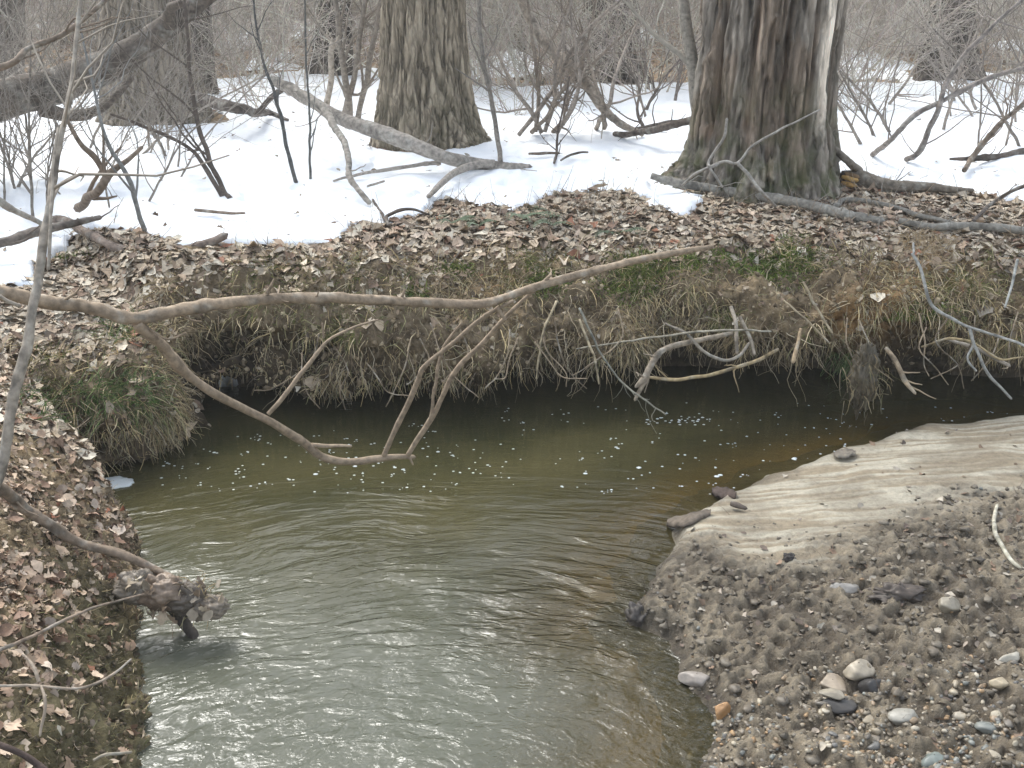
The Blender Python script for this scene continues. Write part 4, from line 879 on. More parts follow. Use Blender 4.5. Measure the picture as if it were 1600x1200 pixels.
tangle(38, (-160, 330), (200, 352), (.5, 1.3), (.28, .25, .215), lambda k, a, b: 'thin tangled shrub in the left snow', 'shrub stems in the left snow', 5, w=(1.2, 2.8), lean=110, n1=9, n2=60, L=(.25, .9))
tangle(22, (1310, 1700), (150, 262), (.6, 1.3), (.28, .245, .21), lambda k, a, b: 'leaning shrub right of the big trunk', 'shrub stems in the right snow', 6, w=(1.4, 3), lean=110, n1=9, n2=34, L=(.25, .9))
tangle(8, (880, 1080), (135, 215), (.5, 1.2), (.2, .17, .145), lambda k, a, b: 'low shrub behind the dead pole', 'shrub stems behind the dead pole', 7, w=(2, 3.2), lean=70, n1=8, n2=26, L=(.2, .7))
stick('arching_branch', 'dark stem curving up from the snow near the right edge', 'branch', [(1505, 277, None, 4), (1520, 245, 7.9, 4.2), (1555, 200, 7.9, 4), (1590, 170, 7.9, 3.5), (1650, 130, 7.9, 3)], BRN, seed=71, twigs=7, tl=(.15, .5))
stick('arching_branch', 'long grey stem rising right across the snow from beside the fallen log', 'branch', [(1415, 258, None, 4), (1440, 235, 7.9, 4.4), (1465, 170, 7.9, 4), (1482, 120, 8.0, 3.6), (1530, 60, 8.0, 3.2), (1610, -10, 8.1, 2.6)], (.27, .24, .215), seed=72, twigs=9, tl=(.2, .7))
stick('arching_branch', 'slanting grey stem crossing low over the right snow', 'branch', [(1362, 250, None, 4), (1390, 222, 7.9, 4.2), (1430, 180, 7.9, 4), (1530, 130, 8.0, 3.8), (1600, 105, 8.0, 3.2), (1700, 80, 8.1, 3)], (.27, .24, .215), seed=73, twigs=9, tl=(.2, .7))
stick('low_branch', 'dark branch lying on the snow at the right edge', 'branch', [(1482, 260, None, 2), (1520, 260, None, 4), (1560, 256, None, 5), (1620, 246, None, 6)], DRK, seed=74, twigs=3, tl=(.1, .3))
stick('low_branch', 'twiggy branch end lying right of the dark one, near the leaf edge', 'branch', [(1520, 345, None, 3), (1555, 315, 6.9, 3), (1590, 295, 6.9, 3), (1640, 275, 6.9, 3)], DRK, seed=75, twigs=4, tl=(.1, .3))

# far brush: shared shrub meshes
shr = []
for q in range(6):
    rng = np.random.default_rng(900 + q); ns = 9
    st0 = np.concatenate([rng.normal(size=(ns, 2)) * .12, np.zeros((ns, 1)) - .05], 1)
    P0 = st0[:, None, :] + np.zeros((1, 7, 1)); d = unit(np.concatenate([rng.normal(size=(ns, 2)) * .55, np.ones((ns, 1))], 1)); pts = [st0]
    Ls = rng.uniform(1.4, 3.0, ns) / 6
    for k in range(6): d = unit(d + rng.normal(size=(ns, 3)) * .12 + [0, 0, -.02]); pts.append(pts[-1] + d * Ls[:, None])
    P0 = np.stack(pts, 1); R0 = rng.uniform(.005, .012, ns)[:, None] * np.linspace(1, .35, 7)[None]
    a = grow(P0, R0, 80, .4, 1.2, K=5, wig=.2, rng=rng, t0=.1); b = grow(a[0], a[1], 380, .15, .6, K=4, wig=.25, rng=rng, t0=.1)
    prt = []
    for (pp_, rr_), sd_ in ((( P0, R0), 4), (a, 3), (b, 3)):
        v, f = tubes(pp_, np.maximum(rr_, .0026), sd_); prt.append((v, f, tcol([(.44, .395, .335), (.37, .33, .28), (.52, .47, .40)], len(pp_), pp_.shape[1] * sd_, .2, rng)))
    v, f, c = join(prt); shr.append(mesh_data('shrub', v, f, M['twig'], c))
rng = np.random.default_rng(77); nb = 0
while nb < 290:
    Y = 10.2 + 26 * rng.random()**1.35; x = rng.uniform(-.62, .62) * Y
    if Y < 12.5 and rng.random() < .75: continue
    px, py = proj(np.array([x, Y, .95]))
    if any(math.hypot(x - a, Y - b) < c + .5 for a, b, c in TREES): continue
    if any(abs(px - a) < w and Y < b + .3 for a, w, b in ((520, 42, GB['back'][1]), (955, 62, GB['pale'][1]), (322, 26, GB['leftback'][1]), (1480, 50, GB['faint'][1]), (250, 90, GB['left'][1]))) and rng.random() < .9: continue
    o = link('shrub', shr[nb % 6], None, (x, Y, float(ztop(x, Y)))); s = rng.uniform(.75, 1.3) * (1 if Y > 13 else .7); o.scale = (s, s, s); o.rotation_euler = (0, 0, rng.uniform(0, 6.28))
    far = Y > 18
    tag(o, 'bare grey-brown shrub in the dense brush far back' if far else 'bare many-stemmed shrub in the brush behind the snow', 'shrub', 'shrubs of the far brush' if far else 'shrubs of the brush behind the snow'); nb += 1
# the mass of brush and saplings farthest back
prt = []
rng = np.random.default_rng(78); n = 5200
Yb = rng.uniform(20, 52, n); xb = rng.uniform(-.75, .75, n) * Yb; st0 = np.stack([xb, Yb, ztop(xb, Yb) - .05], 1)
d = unit(np.concatenate([rng.normal(size=(n, 2)) * .35, np.ones((n, 1))], 1)); L = rng.uniform(1.2, 4.5, n) / 4; pts = [st0]
for k in range(4): d = unit(d + rng.normal(size=(n, 3)) * .1); pts.append(pts[-1] + d * L[:, None])
P0 = np.stack(pts, 1); R0 = rng.uniform(.008, .022, n)[:, None] * np.linspace(1, .35, 5)[None]
a = grow(P0, R0, 24000, .4, 1.4, K=4, wig=.22, rng=rng, t0=.1)
for (pp_, rr_, sd_) in ((P0, R0, 3), (*a, 2)):
    v, f = tubes(pp_, np.maximum(rr_, .005), sd_); prt.append((v, f, tcol([(.38, .34, .29), (.32, .285, .24), (.50, .45, .385)], len(pp_), pp_.shape[1] * sd_, .2, rng)))
v, f, c = join(prt); tag(mk('far_brush', v, f, M['twig'], c), 'dense grey-brown mass of brush closing the view', 'brush', None, 'stuff')
# distant slender trees
rng = np.random.default_rng(79); P0 = []; k = 0
while k < 46:
    Y = rng.uniform(16, 44); x = rng.uniform(-.6, .6) * Y; r0 = rng.uniform(.05, .2); z_ = float(ztop(x, Y))
    Hh = rng.uniform(9, 14); pts = np.array([[x, Y, z_ - .1], [x + rng.normal() * .1, Y, z_ + Hh * .3], [x + rng.normal() * .3, Y, z_ + Hh * .65], [x + rng.normal() * .5, Y, z_ + Hh]])
    q = curve(np.concatenate([pts, np.array([r0 * 1.15, r0 * .9, r0 * .6, r0 * .2])[:, None]], 1), 18)
    root = empty('distant_tree', (x, Y, z_)); tag(root, 'slender distant tree standing in the far brush', 'tree', 'distant trees in the far brush')
    v, f = tubes(q[None, :, :3], q[None, :, 3], 9); mk('trunk', v, f, M['bark_far'], np.array((1.15, 1.1, 1.05)), parent=root)
    a = grow(q[None, :, :3], q[None, :, 3], 22, 1, 3, K=5, wig=.15, t0=.3, rf=.4, rng=rng); b = grow(a[0], a[1], 110, .4, 1.4, K=4, wig=.22, rng=rng)
    v1, f1 = tubes(a[0], np.maximum(a[1], .006), 4); v2, f2 = tubes(b[0], np.maximum(b[1], .004), 3); v, f, c = join([(v1, f1, (.3, .26, .22)), (v2, f2, (.3, .26, .22))])
    tag(mk('crown', v, f, M['twig'], c * 1.1, parent=root), kind='stuff'); k += 1

# ------------------------------------------------------------------ dry leaves
LP = np.array([(.43, .34, .25), (.50, .42, .33), (.33, .245, .175), (.23, .155, .11), (.58, .52, .43), (.15, .11, .08), (.38, .33, .275), (.27, .12, .07), (.46, .38, .29)])
LPW = np.array([.17, .16, .15, .11, .10, .10, .08, .015, .10]); LPW = LPW / LPW.sum()
def leaf_batch(pos, nrm, size, cols, rows=5, rng=RNG, tilt=.45, lobed=.5):
    n = len(pos); tlt = nrm + rng.normal(size=(n, 3)) * tilt; tlt[:, 2] = np.where(nrm[:, 2] > .3, np.abs(tlt[:, 2]) + .15, tlt[:, 2]); U = unit(tlt)
    A = unit(np.cross(U, rng.normal(size=(n, 3)))); B = np.cross(U, A)
    v = np.linspace(0, 1, rows); env = np.sin(np.pi * np.clip(v * .94 + .03, 0, 1))**.75
    lob = np.where(np.arange(rows) % 2 == 0, .55, 1.25); isl = rng.random(n) < lobed
    wd = env[None, :] * np.where(isl[:, None], lob[None, :], 1.0) * rng.uniform(.28, .48, n)[:, None] * (1 + .2 * rng.uniform(-1, 1, (n, rows)))
    curl = rng.normal(size=n) * .6; bend = rng.normal(size=n) * .28; tw = rng.normal(size=n) * .4
    V = np.zeros((n, rows, 3, 3))
    for c, sx in enumerate((-1, 0, 1)):
        x = sx * wd; y = (v[None, :] - .5) + 0 * wd + (abs(sx) * .06)
        z = curl[:, None] * x * x * 1.6 + bend[:, None] * (y * y) + tw[:, None] * x * y - .04 * (sx == 0) + .05 * rng.uniform(-1, 1, (n, rows)) * abs(sx)
        V[:, :, c] = pos[:, None, :] + size[:, None, None] * (A[:, None, :] * x[..., None] + B[:, None, :] * y[..., None] + U[:, None, :] * z[..., None])
    V += (U * (size * .10 + .002)[:, None])[:, None, None, :]
    i = np.arange(n)[:, None, None] * rows * 3; r = np.arange(rows - 1)[None, :, None] * 3; c = np.arange(2)[None, None, :]
    F = np.stack([i + r + c, i + r + c + 1, i + r + c + 4, i + r + c + 3], -1).reshape(-1, 4)
    return V.reshape(-1, 3), F, np.repeat(cols, rows * 3, 0)
def leaf_cols(n, rng=RNG, gain=1.0): return .90 * np.clip(LP[rng.choice(len(LP), n, p=LPW)] * rng.uniform(.75, 1.2, (n, 1)) * np.array([1.04, 1.04, 1.0]) * gain, .01, .9)
snow_free = snow_s(CC[..., 0], np.maximum(CC[..., 1], .5)) < 0.03
topish = sstep(.3, .65, CN[..., 2]); above = (CC[..., 2] > .02)
thin = 1 - .75 * (W[:-1, 0:1] + W[:-1, 1:2]) * sstep(.5, .12, CD)
# thin out over the sandy patch
edge_d = CW[..., 0:1] * (.34 - .22 * sstep(.3, -1.2, CC[..., 0])) + (1 - CW[..., 0:1]) * .22
m1 = topish * (1 + 1.2 * W[:-1, 1:2] * (CD < .5)) * above * snow_free * thin * (.06 + .94 * sstep(-.18, .12, CD - edge_d + .5 * (fbm(CC[..., 0] * 2.5, CC[..., 1] * 2.5, 0, 88, 3) - .5))) * (CD < 7.5) * (CC[..., 1] < 9.5) * (CC[..., 1] > 4.15)
p, nn, i, j, area = scatter_land(29000, m1)
V, F, c = leaf_batch(p, nn, .02 + .07 * RNG.random(len(p))**1.8, leaf_cols(len(p)), 4, tilt=.17)
lit = mk('leaf_litter', V, F, M['leaf'], c, parent=bank, smooth=False); tag(lit, kind='stuff')
nearbare = 1 - .6 * sstep(3.9, 3.3, CC[..., 1] + .3 * (fbm(CC[..., 0] * 3, CC[..., 1] * 3, 0, 188, 3) - .5)) * sstep(.42, .22, CD)
near = nearbare * above * (CC[..., 1] < 4.7) * (W[:-1, 3:4] + W[:-1, 2:3] > .4) * sstep(-.1, .35, CN[..., 2]) * (CD > -.18) * (.35 + .65 * sstep(.02, .25, CD)) * (CD < 1.8)
p, nn, i, j, area2 = scatter_land(9000, near * (.25 + .75 * sstep(.4, .55, fbm(CC[..., 0] * 5, CC[..., 1] * 5, 0, 89, 3))))
V, F, c = leaf_batch(p, nn, .010 + .036 * RNG.random(len(p))**1.7, leaf_cols(len(p)) * (.95, .86, .82), 5, tilt=.6)
lit = mk('leaf_litter', V, F, M['leaf'], c, parent=bank, smooth=False); tag(lit, kind='stuff')
# the forest floor farther back, wherever snow is missing
n = 7000; yb = RNG.uniform(9, 24, n); xb = RNG.uniform(-.6, .6, n) * yb; k = snow_s(xb, yb) < 0.0; xb, yb = xb[k], yb[k]
pp_ = np.stack([xb, yb, ztop(xb, yb)], 1); V, F, c = leaf_batch(pp_, np.tile([0, 0, 1.], (len(xb), 1)), RNG.uniform(.07, .14, len(xb)), leaf_cols(len(xb)), 3, tilt=.5)
lit = mk('leaf_litter', V, F, M['leaf'], c, parent=bank, smooth=False); tag(lit, kind='stuff')
n = 1500; xb = RNG.uniform(-5, 5, n); yb = RNG.uniform(6, 11, n); sv = snow_s(xb, yb); k = (sv > .03) & (RNG.random(n) < np.exp(-sv / .5) * .5 + .06); xb, yb, sv = xb[k], yb[k], sv[k]
pp_ = np.stack([xb, yb, ztop(xb, yb) + .045 + .05 * sstep(.1, 1.2, sv)], 1); V, F, c = leaf_batch(pp_, np.tile([0, 0, 1.], (len(xb), 1)), RNG.uniform(.012, .05, len(xb)), leaf_cols(len(xb)) * .6, 4, tilt=.3)
lit = mk('leaf_bits', V, F, M['leaf'], c, parent=snow, smooth=False); tag(lit, kind='stuff')
# single leaves lying on top
tpl = []
rngl = np.random.default_rng(31)
for q in range(10):
    for ci in range(len(LP)):
        col = LP[ci] * rngl.uniform(.9, 1.25); col = col * (1.0, .93, .9)
        V, F, c = leaf_batch(np.zeros((1, 3)), np.array([[0, 0, 1.]]), np.array([1.0]), col[None], 9, rngl, tilt=0.0, lobed=1.0 if q % 2 else 0.0)
        tpl.append(mesh_data('leaf', V, F, M['leaf'], np.clip(c, 0, .9), smooth=True))
def drop_leaves(n, mask, smin, smax, rng, lift=.012):
    p, nn, i, j, _ = scatter_land(n, mask, rng)
    for k in range(n):
        o = link('leaf', tpl[rng.integers(0, 10) * len(LP) + rng.choice(len(LP), p=LPW)], bank, p[k] + nn[k] * lift)
        s = rng.uniform(smin, smax); o.scale = (s, s, s)
        qn = Vector(nn[k] + rng.normal(size=3) * .3).to_track_quat('Z', 'Y'); o.rotation_mode = 'QUATERNION'
        from mathutils import Quaternion
        o.rotation_quaternion = qn @ Quaternion((0, 0, 1), rng.uniform(0, 6.28))
inview = (CPX > 0) & (CPX < 1600) & (CPY < 1200)
drop_leaves(170, near * inview, .028, .062, np.random.default_rng(5))
drop_leaves(130, m1 * inview * (CD > .5) * (CW[..., 0:1] > .9) * (CC[..., 1] < 6.9), .05, .09, np.random.default_rng(6))

# ------------------------------------------------------------------ roots, dry grass on the bank face
def strands(p, nrm, L, r, cols, K=6, out=.5, grav=.9, wig=.28, S=2, rng=RNG, init=None):
    n = len(p); d = unit(nrm * out + rng.normal(size=(n, 3)) * .6 + (init if init is not None else 0)); pts = [p - nrm * .01]
    for k in range(K - 1):
        d = unit(d + rng.normal(size=(n, 3)) * wig + np.array([0, 0, -1]) * grav / K * 2); pts.append(pts[-1] + d * (L / (K - 1))[:, None])
    P = np.stack(pts, 1); R = r[:, None] * np.linspace(1, .35, K)[None]
    v, f = tubes(P, R, S); return v, f, np.repeat(cols, K * S, 0)
RC = [(.50, .39, .21), (.38, .29, .16), (.60, .49, .31), (.20, .15, .10), (.40, .35, .23), (.30, .28, .14), (.15, .115, .075)]
def scol(n, pal, rng=RNG, var=.3): pal = np.array(pal); return np.clip(pal[rng.integers(0, len(pal), n)] * (1 + var * rng.uniform(-1, 1, (n, 1))), .01, .9)
fw = W[:-1, 0:1] + W[:-1, 1:2]
PKc = pocket[:-1, :-1]
dens = (.28 + 1.3 * sstep(.42, .58, fbm(CC[..., 0] * 3, CC[..., 1] * 3, CC[..., 2] * 3, 83, 3))) * (1 - .85 * PKc)
rim = fw * (CC[..., 2] > .05 + .07 * W[:-1, 0:1]) * (CC[..., 2] < .80) * sstep(.62, .3, CD) * (CD > -.2) * sstep(-.6, -.1, CN[..., 2]) * dens
p, nn, i, j, a_ = scatter_land(34000, rim)
v, f, c = strands(p, nn, (.02 + .15 * RNG.random(len(p))**2.2) * np.maximum(np.clip(.2 + p[:, 2] * 1.8, .3, 1), W[i, 1] * .9), RNG.uniform(.0010, .0026, len(p)), scol(len(p), RC), K=5)
tag(mk('dry_grass', v, f, M['root'], c, parent=bank), kind='stuff')
low = fw * (1 + 1.5 * W[:-1, 1:2]) * (CC[..., 2] > .05) * (CC[..., 2] < .42) * (CD < .30) * sstep(.6, .0, CN[..., 2]) * dens
p, nn, i, j, a_ = scatter_land(5600, low)
v, f, c = strands(p, nn, RNG.uniform(.05, .24, len(p)) * np.maximum(np.clip(.15 + p[:, 2] * 2.4, .25, 1.1), W[i, 1] * .8), RNG.uniform(.0012, .0032, len(p)), scol(len(p), RC + [(.45, .38, .27)]), K=6, grav=1.1, wig=.28, S=3)
tag(mk('fine_roots', v, f, M['root'], c, parent=bank), kind='stuff')
# thatch of short blades and crumbs on the upper face
moss_m = rim * sstep(.5, .62, fbm(CC[..., 0] * 2.2, CC[..., 1] * 2.2, CC[..., 2] * 4, 85, 3)) * (CC[..., 2] > .4)
p, nn, i, j, a_ = scatter_land(13000, moss_m * (1 + 1.5 * (CPX > 930) * (CPX < 1380)))
v, f, c = strands(p, nn, RNG.uniform(.02, .07, len(p)), RNG.uniform(.001, .002, len(p)), scol(len(p), [(.11, .145, .03), (.17, .19, .05), (.27, .25, .11), (.09, .12, .03)]), K=4, grav=.5, out=.8)
tag(mk('moss_and_grass', v, f, M['green'], c, parent=bank), kind='stuff')
# leaves caught on the face
p, nn, i, j, a_ = scatter_land(1700, rim + near * .5)
V, F, c = leaf_batch(p, nn, RNG.uniform(.015, .05, len(p)), leaf_cols(len(p)) * .9, 4, tilt=.7)
tag(mk('caught_leaves', V, F, M['leaf'], c, parent=bank, smooth=False), kind='stuff')
# crumbly debris on the near slope
p, nn, i, j, a_ = scatter_land(11000, (W[:-1, 3:4] + W[:-1, 2:3] > .4) * (CC[..., 1] < 4.8) * (CC[..., 2] > 0) * (CD < 1.2))
v, f, c = strands(p, nn, RNG.uniform(.012, .06, len(p)), RNG.uniform(.0008, .0020, len(p)), scol(len(p), RC + [(.1, .075, .05)]), K=4, out=.3, grav=.35, wig=.3)
tag(mk('twig_debris', v, f, M['root'], c, parent=bank), kind='stuff')
p, nn, i, j, a_ = scatter_land(3500, m1)
v, f, c = strands(p, nn, RNG.uniform(.05, .25, len(p)), RNG.uniform(.001, .0025, len(p)), scol(len(p), [GREY, BRN, TAN]), K=4, out=.15, grav=.1, wig=.12)
tag(mk('twig_debris', v, f, M['root'], c, parent=bank), kind='stuff')

def crumbs(n, mask, smin, smax, pal, name):
    p, nn, i, j, _ = scatter_land(n, mask); n0_ = blob((0, 0, 0), (1, .9, .8), 371, 4, 6, 1.0, 2.0); V0_, F0_ = n0_
    q = RNG.normal(size=(n, 3, 3)); e1 = unit(q[:, 0]); e2 = unit(np.cross(e1, q[:, 1])); e3 = np.cross(e1, e2); s_ = smin + (smax - smin) * RNG.random(n)**2
    V = p[:, None, :] + s_[:, None, None] * (V0_[None, :, :1] * e1[:, None] * RNG.uniform(.7, 1.4, (n, 1, 1)) + V0_[None, :, 1:2] * e2[:, None] + V0_[None, :, 2:] * e3[:, None])
    F = (F0_[None] + (np.arange(n) * len(V0_))[:, None, None]).reshape(-1, 4)
    return tag(mk(name, V.reshape(-1, 3), F, M['mud_dry'], np.repeat(scol(n, pal), len(V0_), 0), parent=bank), kind='stuff')
M['mud_dry'] = attr_mat('dry_soil', 0.9, 50, 0.65, 1.35, bump=True, spec=0.2, bd=0.004)
SOILC = [(.20, .155, .10), (.28, .22, .145), (.13, .10, .065), (.33, .27, .18)]
crumbs(5200, fw * (CD < .6) * (CC[..., 2] > .06) * (CN[..., 2] > -.5), .004, .020, SOILC, 'soil_crumbs')
crumbs(3800, (W[:-1, 3:4] + W[:-1, 2:3] > .4) * (CC[..., 1] < 4.8) * (CC[..., 2] > -.01) * (CD < 1.0), .003, .013, [(.17, .13, .085), (.24, .19, .125), (.10, .08, .055)], 'soil_crumbs')
# long bare roots dangling out of the face
p, nn, i, j, a_ = scatter_land(1000, W[:-1, 0:1] * (CC[..., 2] > .26) * (CC[..., 2] < .6) * (CD < .35) * sstep(.6, 0, CN[..., 2]) * (.2 + sstep(.45, .6, fbm(CC[..., 0] * 2, CC[..., 1] * 2, 0, 87, 2))), RNG)
v, f, c = strands(p, nn, RNG.uniform(.12, .34, len(p)), RNG.uniform(.0012, .0030, len(p)), scol(len(p), [(.44, .35, .22), (.33, .27, .18), (.5, .43, .31), (.24, .19, .13)]), K=9, grav=.8, wig=.3, S=4)
tag(mk('dangling_roots', v, f, M['root'], c, parent=bank), kind='stuff')
p, nn, i, j, a_ = scatter_land(2600, W[:-1, 3:4] * sstep(4.0, 3.2, CC[..., 1]) * (CC[..., 2] > 0) * (CD < .5) * (.2 + sstep(.45, .6, fbm(CC[..., 0] * 6, CC[..., 1] * 6, 0, 189, 3))))
v, f, c = strands(p, nn, RNG.uniform(.015, .05, len(p)), RNG.uniform(.0008, .0016, len(p)), scol(len(p), [(.11, .12, .05), (.16, .15, .08), (.24, .2, .13), (.09, .08, .05)]), K=4, grav=.5, out=.8)
tag(mk('moss_and_grass', v, f, M['green'], c, parent=bank), kind='stuff')
# bigger exposed roots
def root(label, ctrl, col=TAN, subs=(), seed=0, twigs=0): return stick('exposed_root', label, 'root', ctrl, col, subs=subs, seed=seed, twigs=twigs, tl=(.05, .2), subname='rootlet', sides=8)
root('thick broken grey root jutting over the water below the big trunk', [(1145, 522, 5.6, 3.6), (1100, 530, 5.5, 4.2), (1040, 545, 5.4, 4.8), (1020, 565, 5.35, 5.4), (1008, 590, 5.3, 5.4), (994, 605, 5.28, 2.4)], (.30, .25, .19), seed=81, twigs=4, subs=[[(1012, 585, 5.3, 3.6), (1000, 610, 5.28, 3.6), (992, 625, 5.27, 2.4)]])
root('long tan root sagging along the dark undercut right of centre', [(1215, 545, 5.6, 2.4), (1190, 560, 5.5, 3.0), (1150, 574, 5.45, 3.0), (1100, 588, 5.45, 3.0), (1050, 592, 5.45, 3.0), (1005, 588, 5.5, 2.4)], (.34, .26, .15), seed=82, twigs=3)
root('horizontal thin root below the thick broken one', [(1205, 518, 5.4, 1.4), (1140, 516, 5.38, 1.8), (1080, 520, 5.4, 1.8), (1000, 530, 5.45, 1.5), (900, 545, 5.5, 1.2)], (.30, .27, .21), seed=83)
root('looping root hanging in a bow under the bank', [(1170, 535, 5.45, 2.4), (1155, 555, 5.4, 2.6), (1130, 563, 5.38, 2.6), (1100, 550, 5.38, 2.4), (1072, 522, 5.42, 2.4), (1040, 505, 5.48, 1.8)], (.27, .235, .19), seed=84)
root('pale straight root stub pointing down, left of two', [(1142, 478, 5.55, 3.0), (1150, 510, 5.48, 3.3), (1152, 550, 5.42, 2.7)], (.33, .28, .22), seed=85)
root('pale crooked root stub pointing down, right of two', [(1155, 495, 5.52, 3.0), (1170, 525, 5.46, 3.0), (1178, 553, 5.42, 2.7)], (.33, .28, .22), seed=86)
root('cut orange-brown root stub slanting down in the dark gap', [(1252, 515, 5.5, 2.4), (1246, 540, 5.42, 3.0), (1240, 565, 5.36, 3.0)], (.36, .27, .17), seed=87)
root('root with a torn pale end right of the muddy clump', [(1385, 545, 5.5, 3.6), (1400, 565, 5.42, 4.2), (1415, 595, 5.36, 4.2), (1430, 615, 5.32, 2.4)], (.36, .28, .19), seed=88, twigs=3)
root('grey root pointing right above the sand bar', [(1480, 530, 5.5, 2.4), (1530, 548, 5.42, 3.6), (1576, 572, 5.36, 3.0)], (.25, .22, .18), seed=89)
root('thin curved root right of the torn one', [(1440, 542, 5.5, 1.8), (1480, 530, 5.4, 2.1), (1520, 535, 5.38, 1.8), (1560, 560, 5.36, 1.6), (1600, 558, 5.36, 1.2)], (.33, .26, .15), seed=90)
root('slanting root crossing the face below the mossy ledge', [(1255, 440, 5.5, 1.8), (1275, 480, 5.44, 2.0), (1300, 520, 5.38, 1.8)], (.33, .27, .18), seed=91)
root('long slanting root left of the mossy ledge', [(1225, 470, 5.5, 1.6), (1260, 500, 5.44, 1.8), (1295, 535, 5.4, 1.4)], (.33, .27, .18), seed=92)
root('bundle root trailing down to the water right of centre', [(905, 480, 5.45, 1.8), (935, 545, 5.35, 1.8), (965, 590, 5.3, 1.6), (1000, 620, 5.2, 1.6), (1040, 648, 5.1, 1.2)], (.22, .21, .17), seed=93, twigs=6)
root('slender root drooping left of centre over the dark gap', [(870, 470, 5.45, 1.8), (850, 515, 5.36, 1.8), (842, 560, 5.3, 1.6), (838, 592, 5.28, 1.2)], (.36, .30, .20), seed=94)
root('forked pale root leaning right over the gap at centre', [(905, 500, 5.4, 1.8), (920, 535, 5.34, 2.0), (930, 562, 5.3, 1.8), (936, 600, 5.28, 1.1)], (.4, .33, .22), seed=95)
RTL = []
rng = np.random.default_rng(402)
for k in range(22):
    px = rng.uniform(300, 980) if k < 14 else rng.uniform(1260, 1590); b = np.interp(px, [300, 550, 800, 980, 1260, 1600], [640, 632, 610, 600, 590, 600]); yt = b - rng.uniform(60, 120)
    Yq = float(np.interp(px, [300, 550, 800, 980, 1600], [5.12, 5.2, 5.26, 5.4, 5.42])); dx = rng.normal() * 30
    RTL.append((px, root('hanging bare rootlet on the undercut bank face', [(px - dx * .3, yt, Yq + .08, 1.2), (px + rng.normal() * 7, yt * .6 + b * .4, Yq, 1.2), (px + dx * .6 + rng.normal() * 6, yt * .25 + b * .75, Yq - .02, 1.), (px + dx * 1.3, b + rng.uniform(-25, 12), Yq - .04, .8)], np.array(TAN) * rng.uniform(.5, .95), seed=200 + k)))
ordinal(RTL, 'rootlets hanging from the bank', 'thin bare rootlet hanging from the bank', 'rootlets hanging from the bank')

# muddy clump hanging to the water, debris clump, driftwood
c0 = at(1350, 590, 5.4); V, F = blob(c0, (.055, .07, .16), 6, 40, 50, .7, 4); cm_ = mk('mud_clump', V, F, M['mud'], np.array((.085, .07, .045)), origin=c0); tag(cm_, 'muddy root clump sagging from the bank to the water at the right', 'root clump')
p = c0 + RNG.normal(size=(110, 3)) * (.06, .03, .08) + (0, -.05, 0); v, f, c = strands(p, np.tile([0, -1., 0], (110, 1)), RNG.uniform(.04, .16, 110), RNG.uniform(.001, .0026, 110), scol(110, RC) * .5, K=6, grav=1.3)
tag(mk('rootlet_fringe', v, f, M['root'], c, parent=cm_), kind='stuff')

e0 = at(262, 925, 3.5); deb = empty('debris_clump', e0); tag(deb, 'ragged clump of mud and dead leaves caught on a stick over the water', 'debris')
for k, (px, py, Y, s, col) in enumerate(((215, 915, 3.45, (.075, .06, .055), (.19, .16, .125)), (255, 925, 3.42, (.08, .055, .055), (.22, .165, .12)), (290, 935, 3.42, (.065, .05, .055), (.11, .09, .07)), (325, 948, 3.42, (.065, .045, .04), (.21, .175, .135)))):
    V, F = blob(at(px, py, Y), s, 20 + k, 40, 50, .5, 2.6); mk('mud_lump', V, F, M['mud'], np.array(col), parent=deb)
rng = np.random.default_rng(12)
for k in range(30):
    pc = at(rng.uniform(200, 348), rng.uniform(905, 965), 3.36 + rng.uniform(-.02, .06)); V, F, c = leaf_batch(pc[None], unit(rng.normal(size=(1, 3)) + [[0, -1.2, .8]]), np.array([rng.uniform(.03, .055)]), leaf_cols(1, rng) * .85, 7, rng, .3)
    mk('leaf', V, F, M['leaf'], c, parent=deb)
p = np.stack([at(a, b, 3.42) for a, b in zip(rng.uniform(195, 345, 120), rng.uniform(900, 960, 120))]); v, f, c = strands(p, np.tile([0, -1., 0.2], (120, 1)), rng.uniform(.03, .1, 120), rng.uniform(.0008, .002, 120), scol(120, RC), K=5, rng=rng)
tag(mk('root_fringe', v, f, M['root'], c, parent=deb), kind='stuff')
stick('stub', None, None, [(262, 945, 3.48, 10), (285, 975, 3.44, 9), (298, 992, 3.42, 8), (304, 1003, 3.40, 6)], (.07, .06, .05), seed=38, parent=deb)

def slab(label, corners, th, col, name='bark_piece', cat='bark'):
    pts = curve(np.array([[*barp(a, b), 0] for a, b in corners])[:, :3], 20); n = 20; w = .05
    v = []
    for k in range(n):
        ww = w * math.sin(math.pi * (k + .6) / (n + .2))**.4 * (.8 + .5 * vnoise(k * .7, 2, 0, 6)); up = .012 + .012 * vnoise(k * .5, 0, 0, 3)
        for dy, dz in ((-1, 0), (-.5, .008), (.5, .006), (1, 0), (.5, -th), (-.5, -th)): v.append(pts[k] + (0.25 * dy * ww, dy * ww, up + dz))
    V = np.array(v); g = np.arange(n * 6).reshape(n, 6); g2 = np.roll(g, -1, 1); F = np.stack([g[:-1], g[1:], g2[1:], g2[:-1]], -1).reshape(-1, 4)
    caps = [[*range(0, 6)][::-1], [*range((n - 1) * 6, n * 6)]]
    me = mk(name, V, [F, np.array(caps)], M['wood'], np.array(col), origin=pts[0], smooth=False); return tag(me, label, cat)
slab('long curl of dark bark on the sand at the water edge', [(1042, 822), (1075, 818), (1110, 805)], .02, (.14, .115, .09))
slab('small dark bark piece at the tip of the sand', [(1112, 772), (1132, 774), (1150, 778)], .02, (.08, .06, .05))
pass; slab('flat grey wood chip on the back rim of the sand', [(1302, 716), (1320, 714), (1336, 712)], .01, (.2, .175, .14))
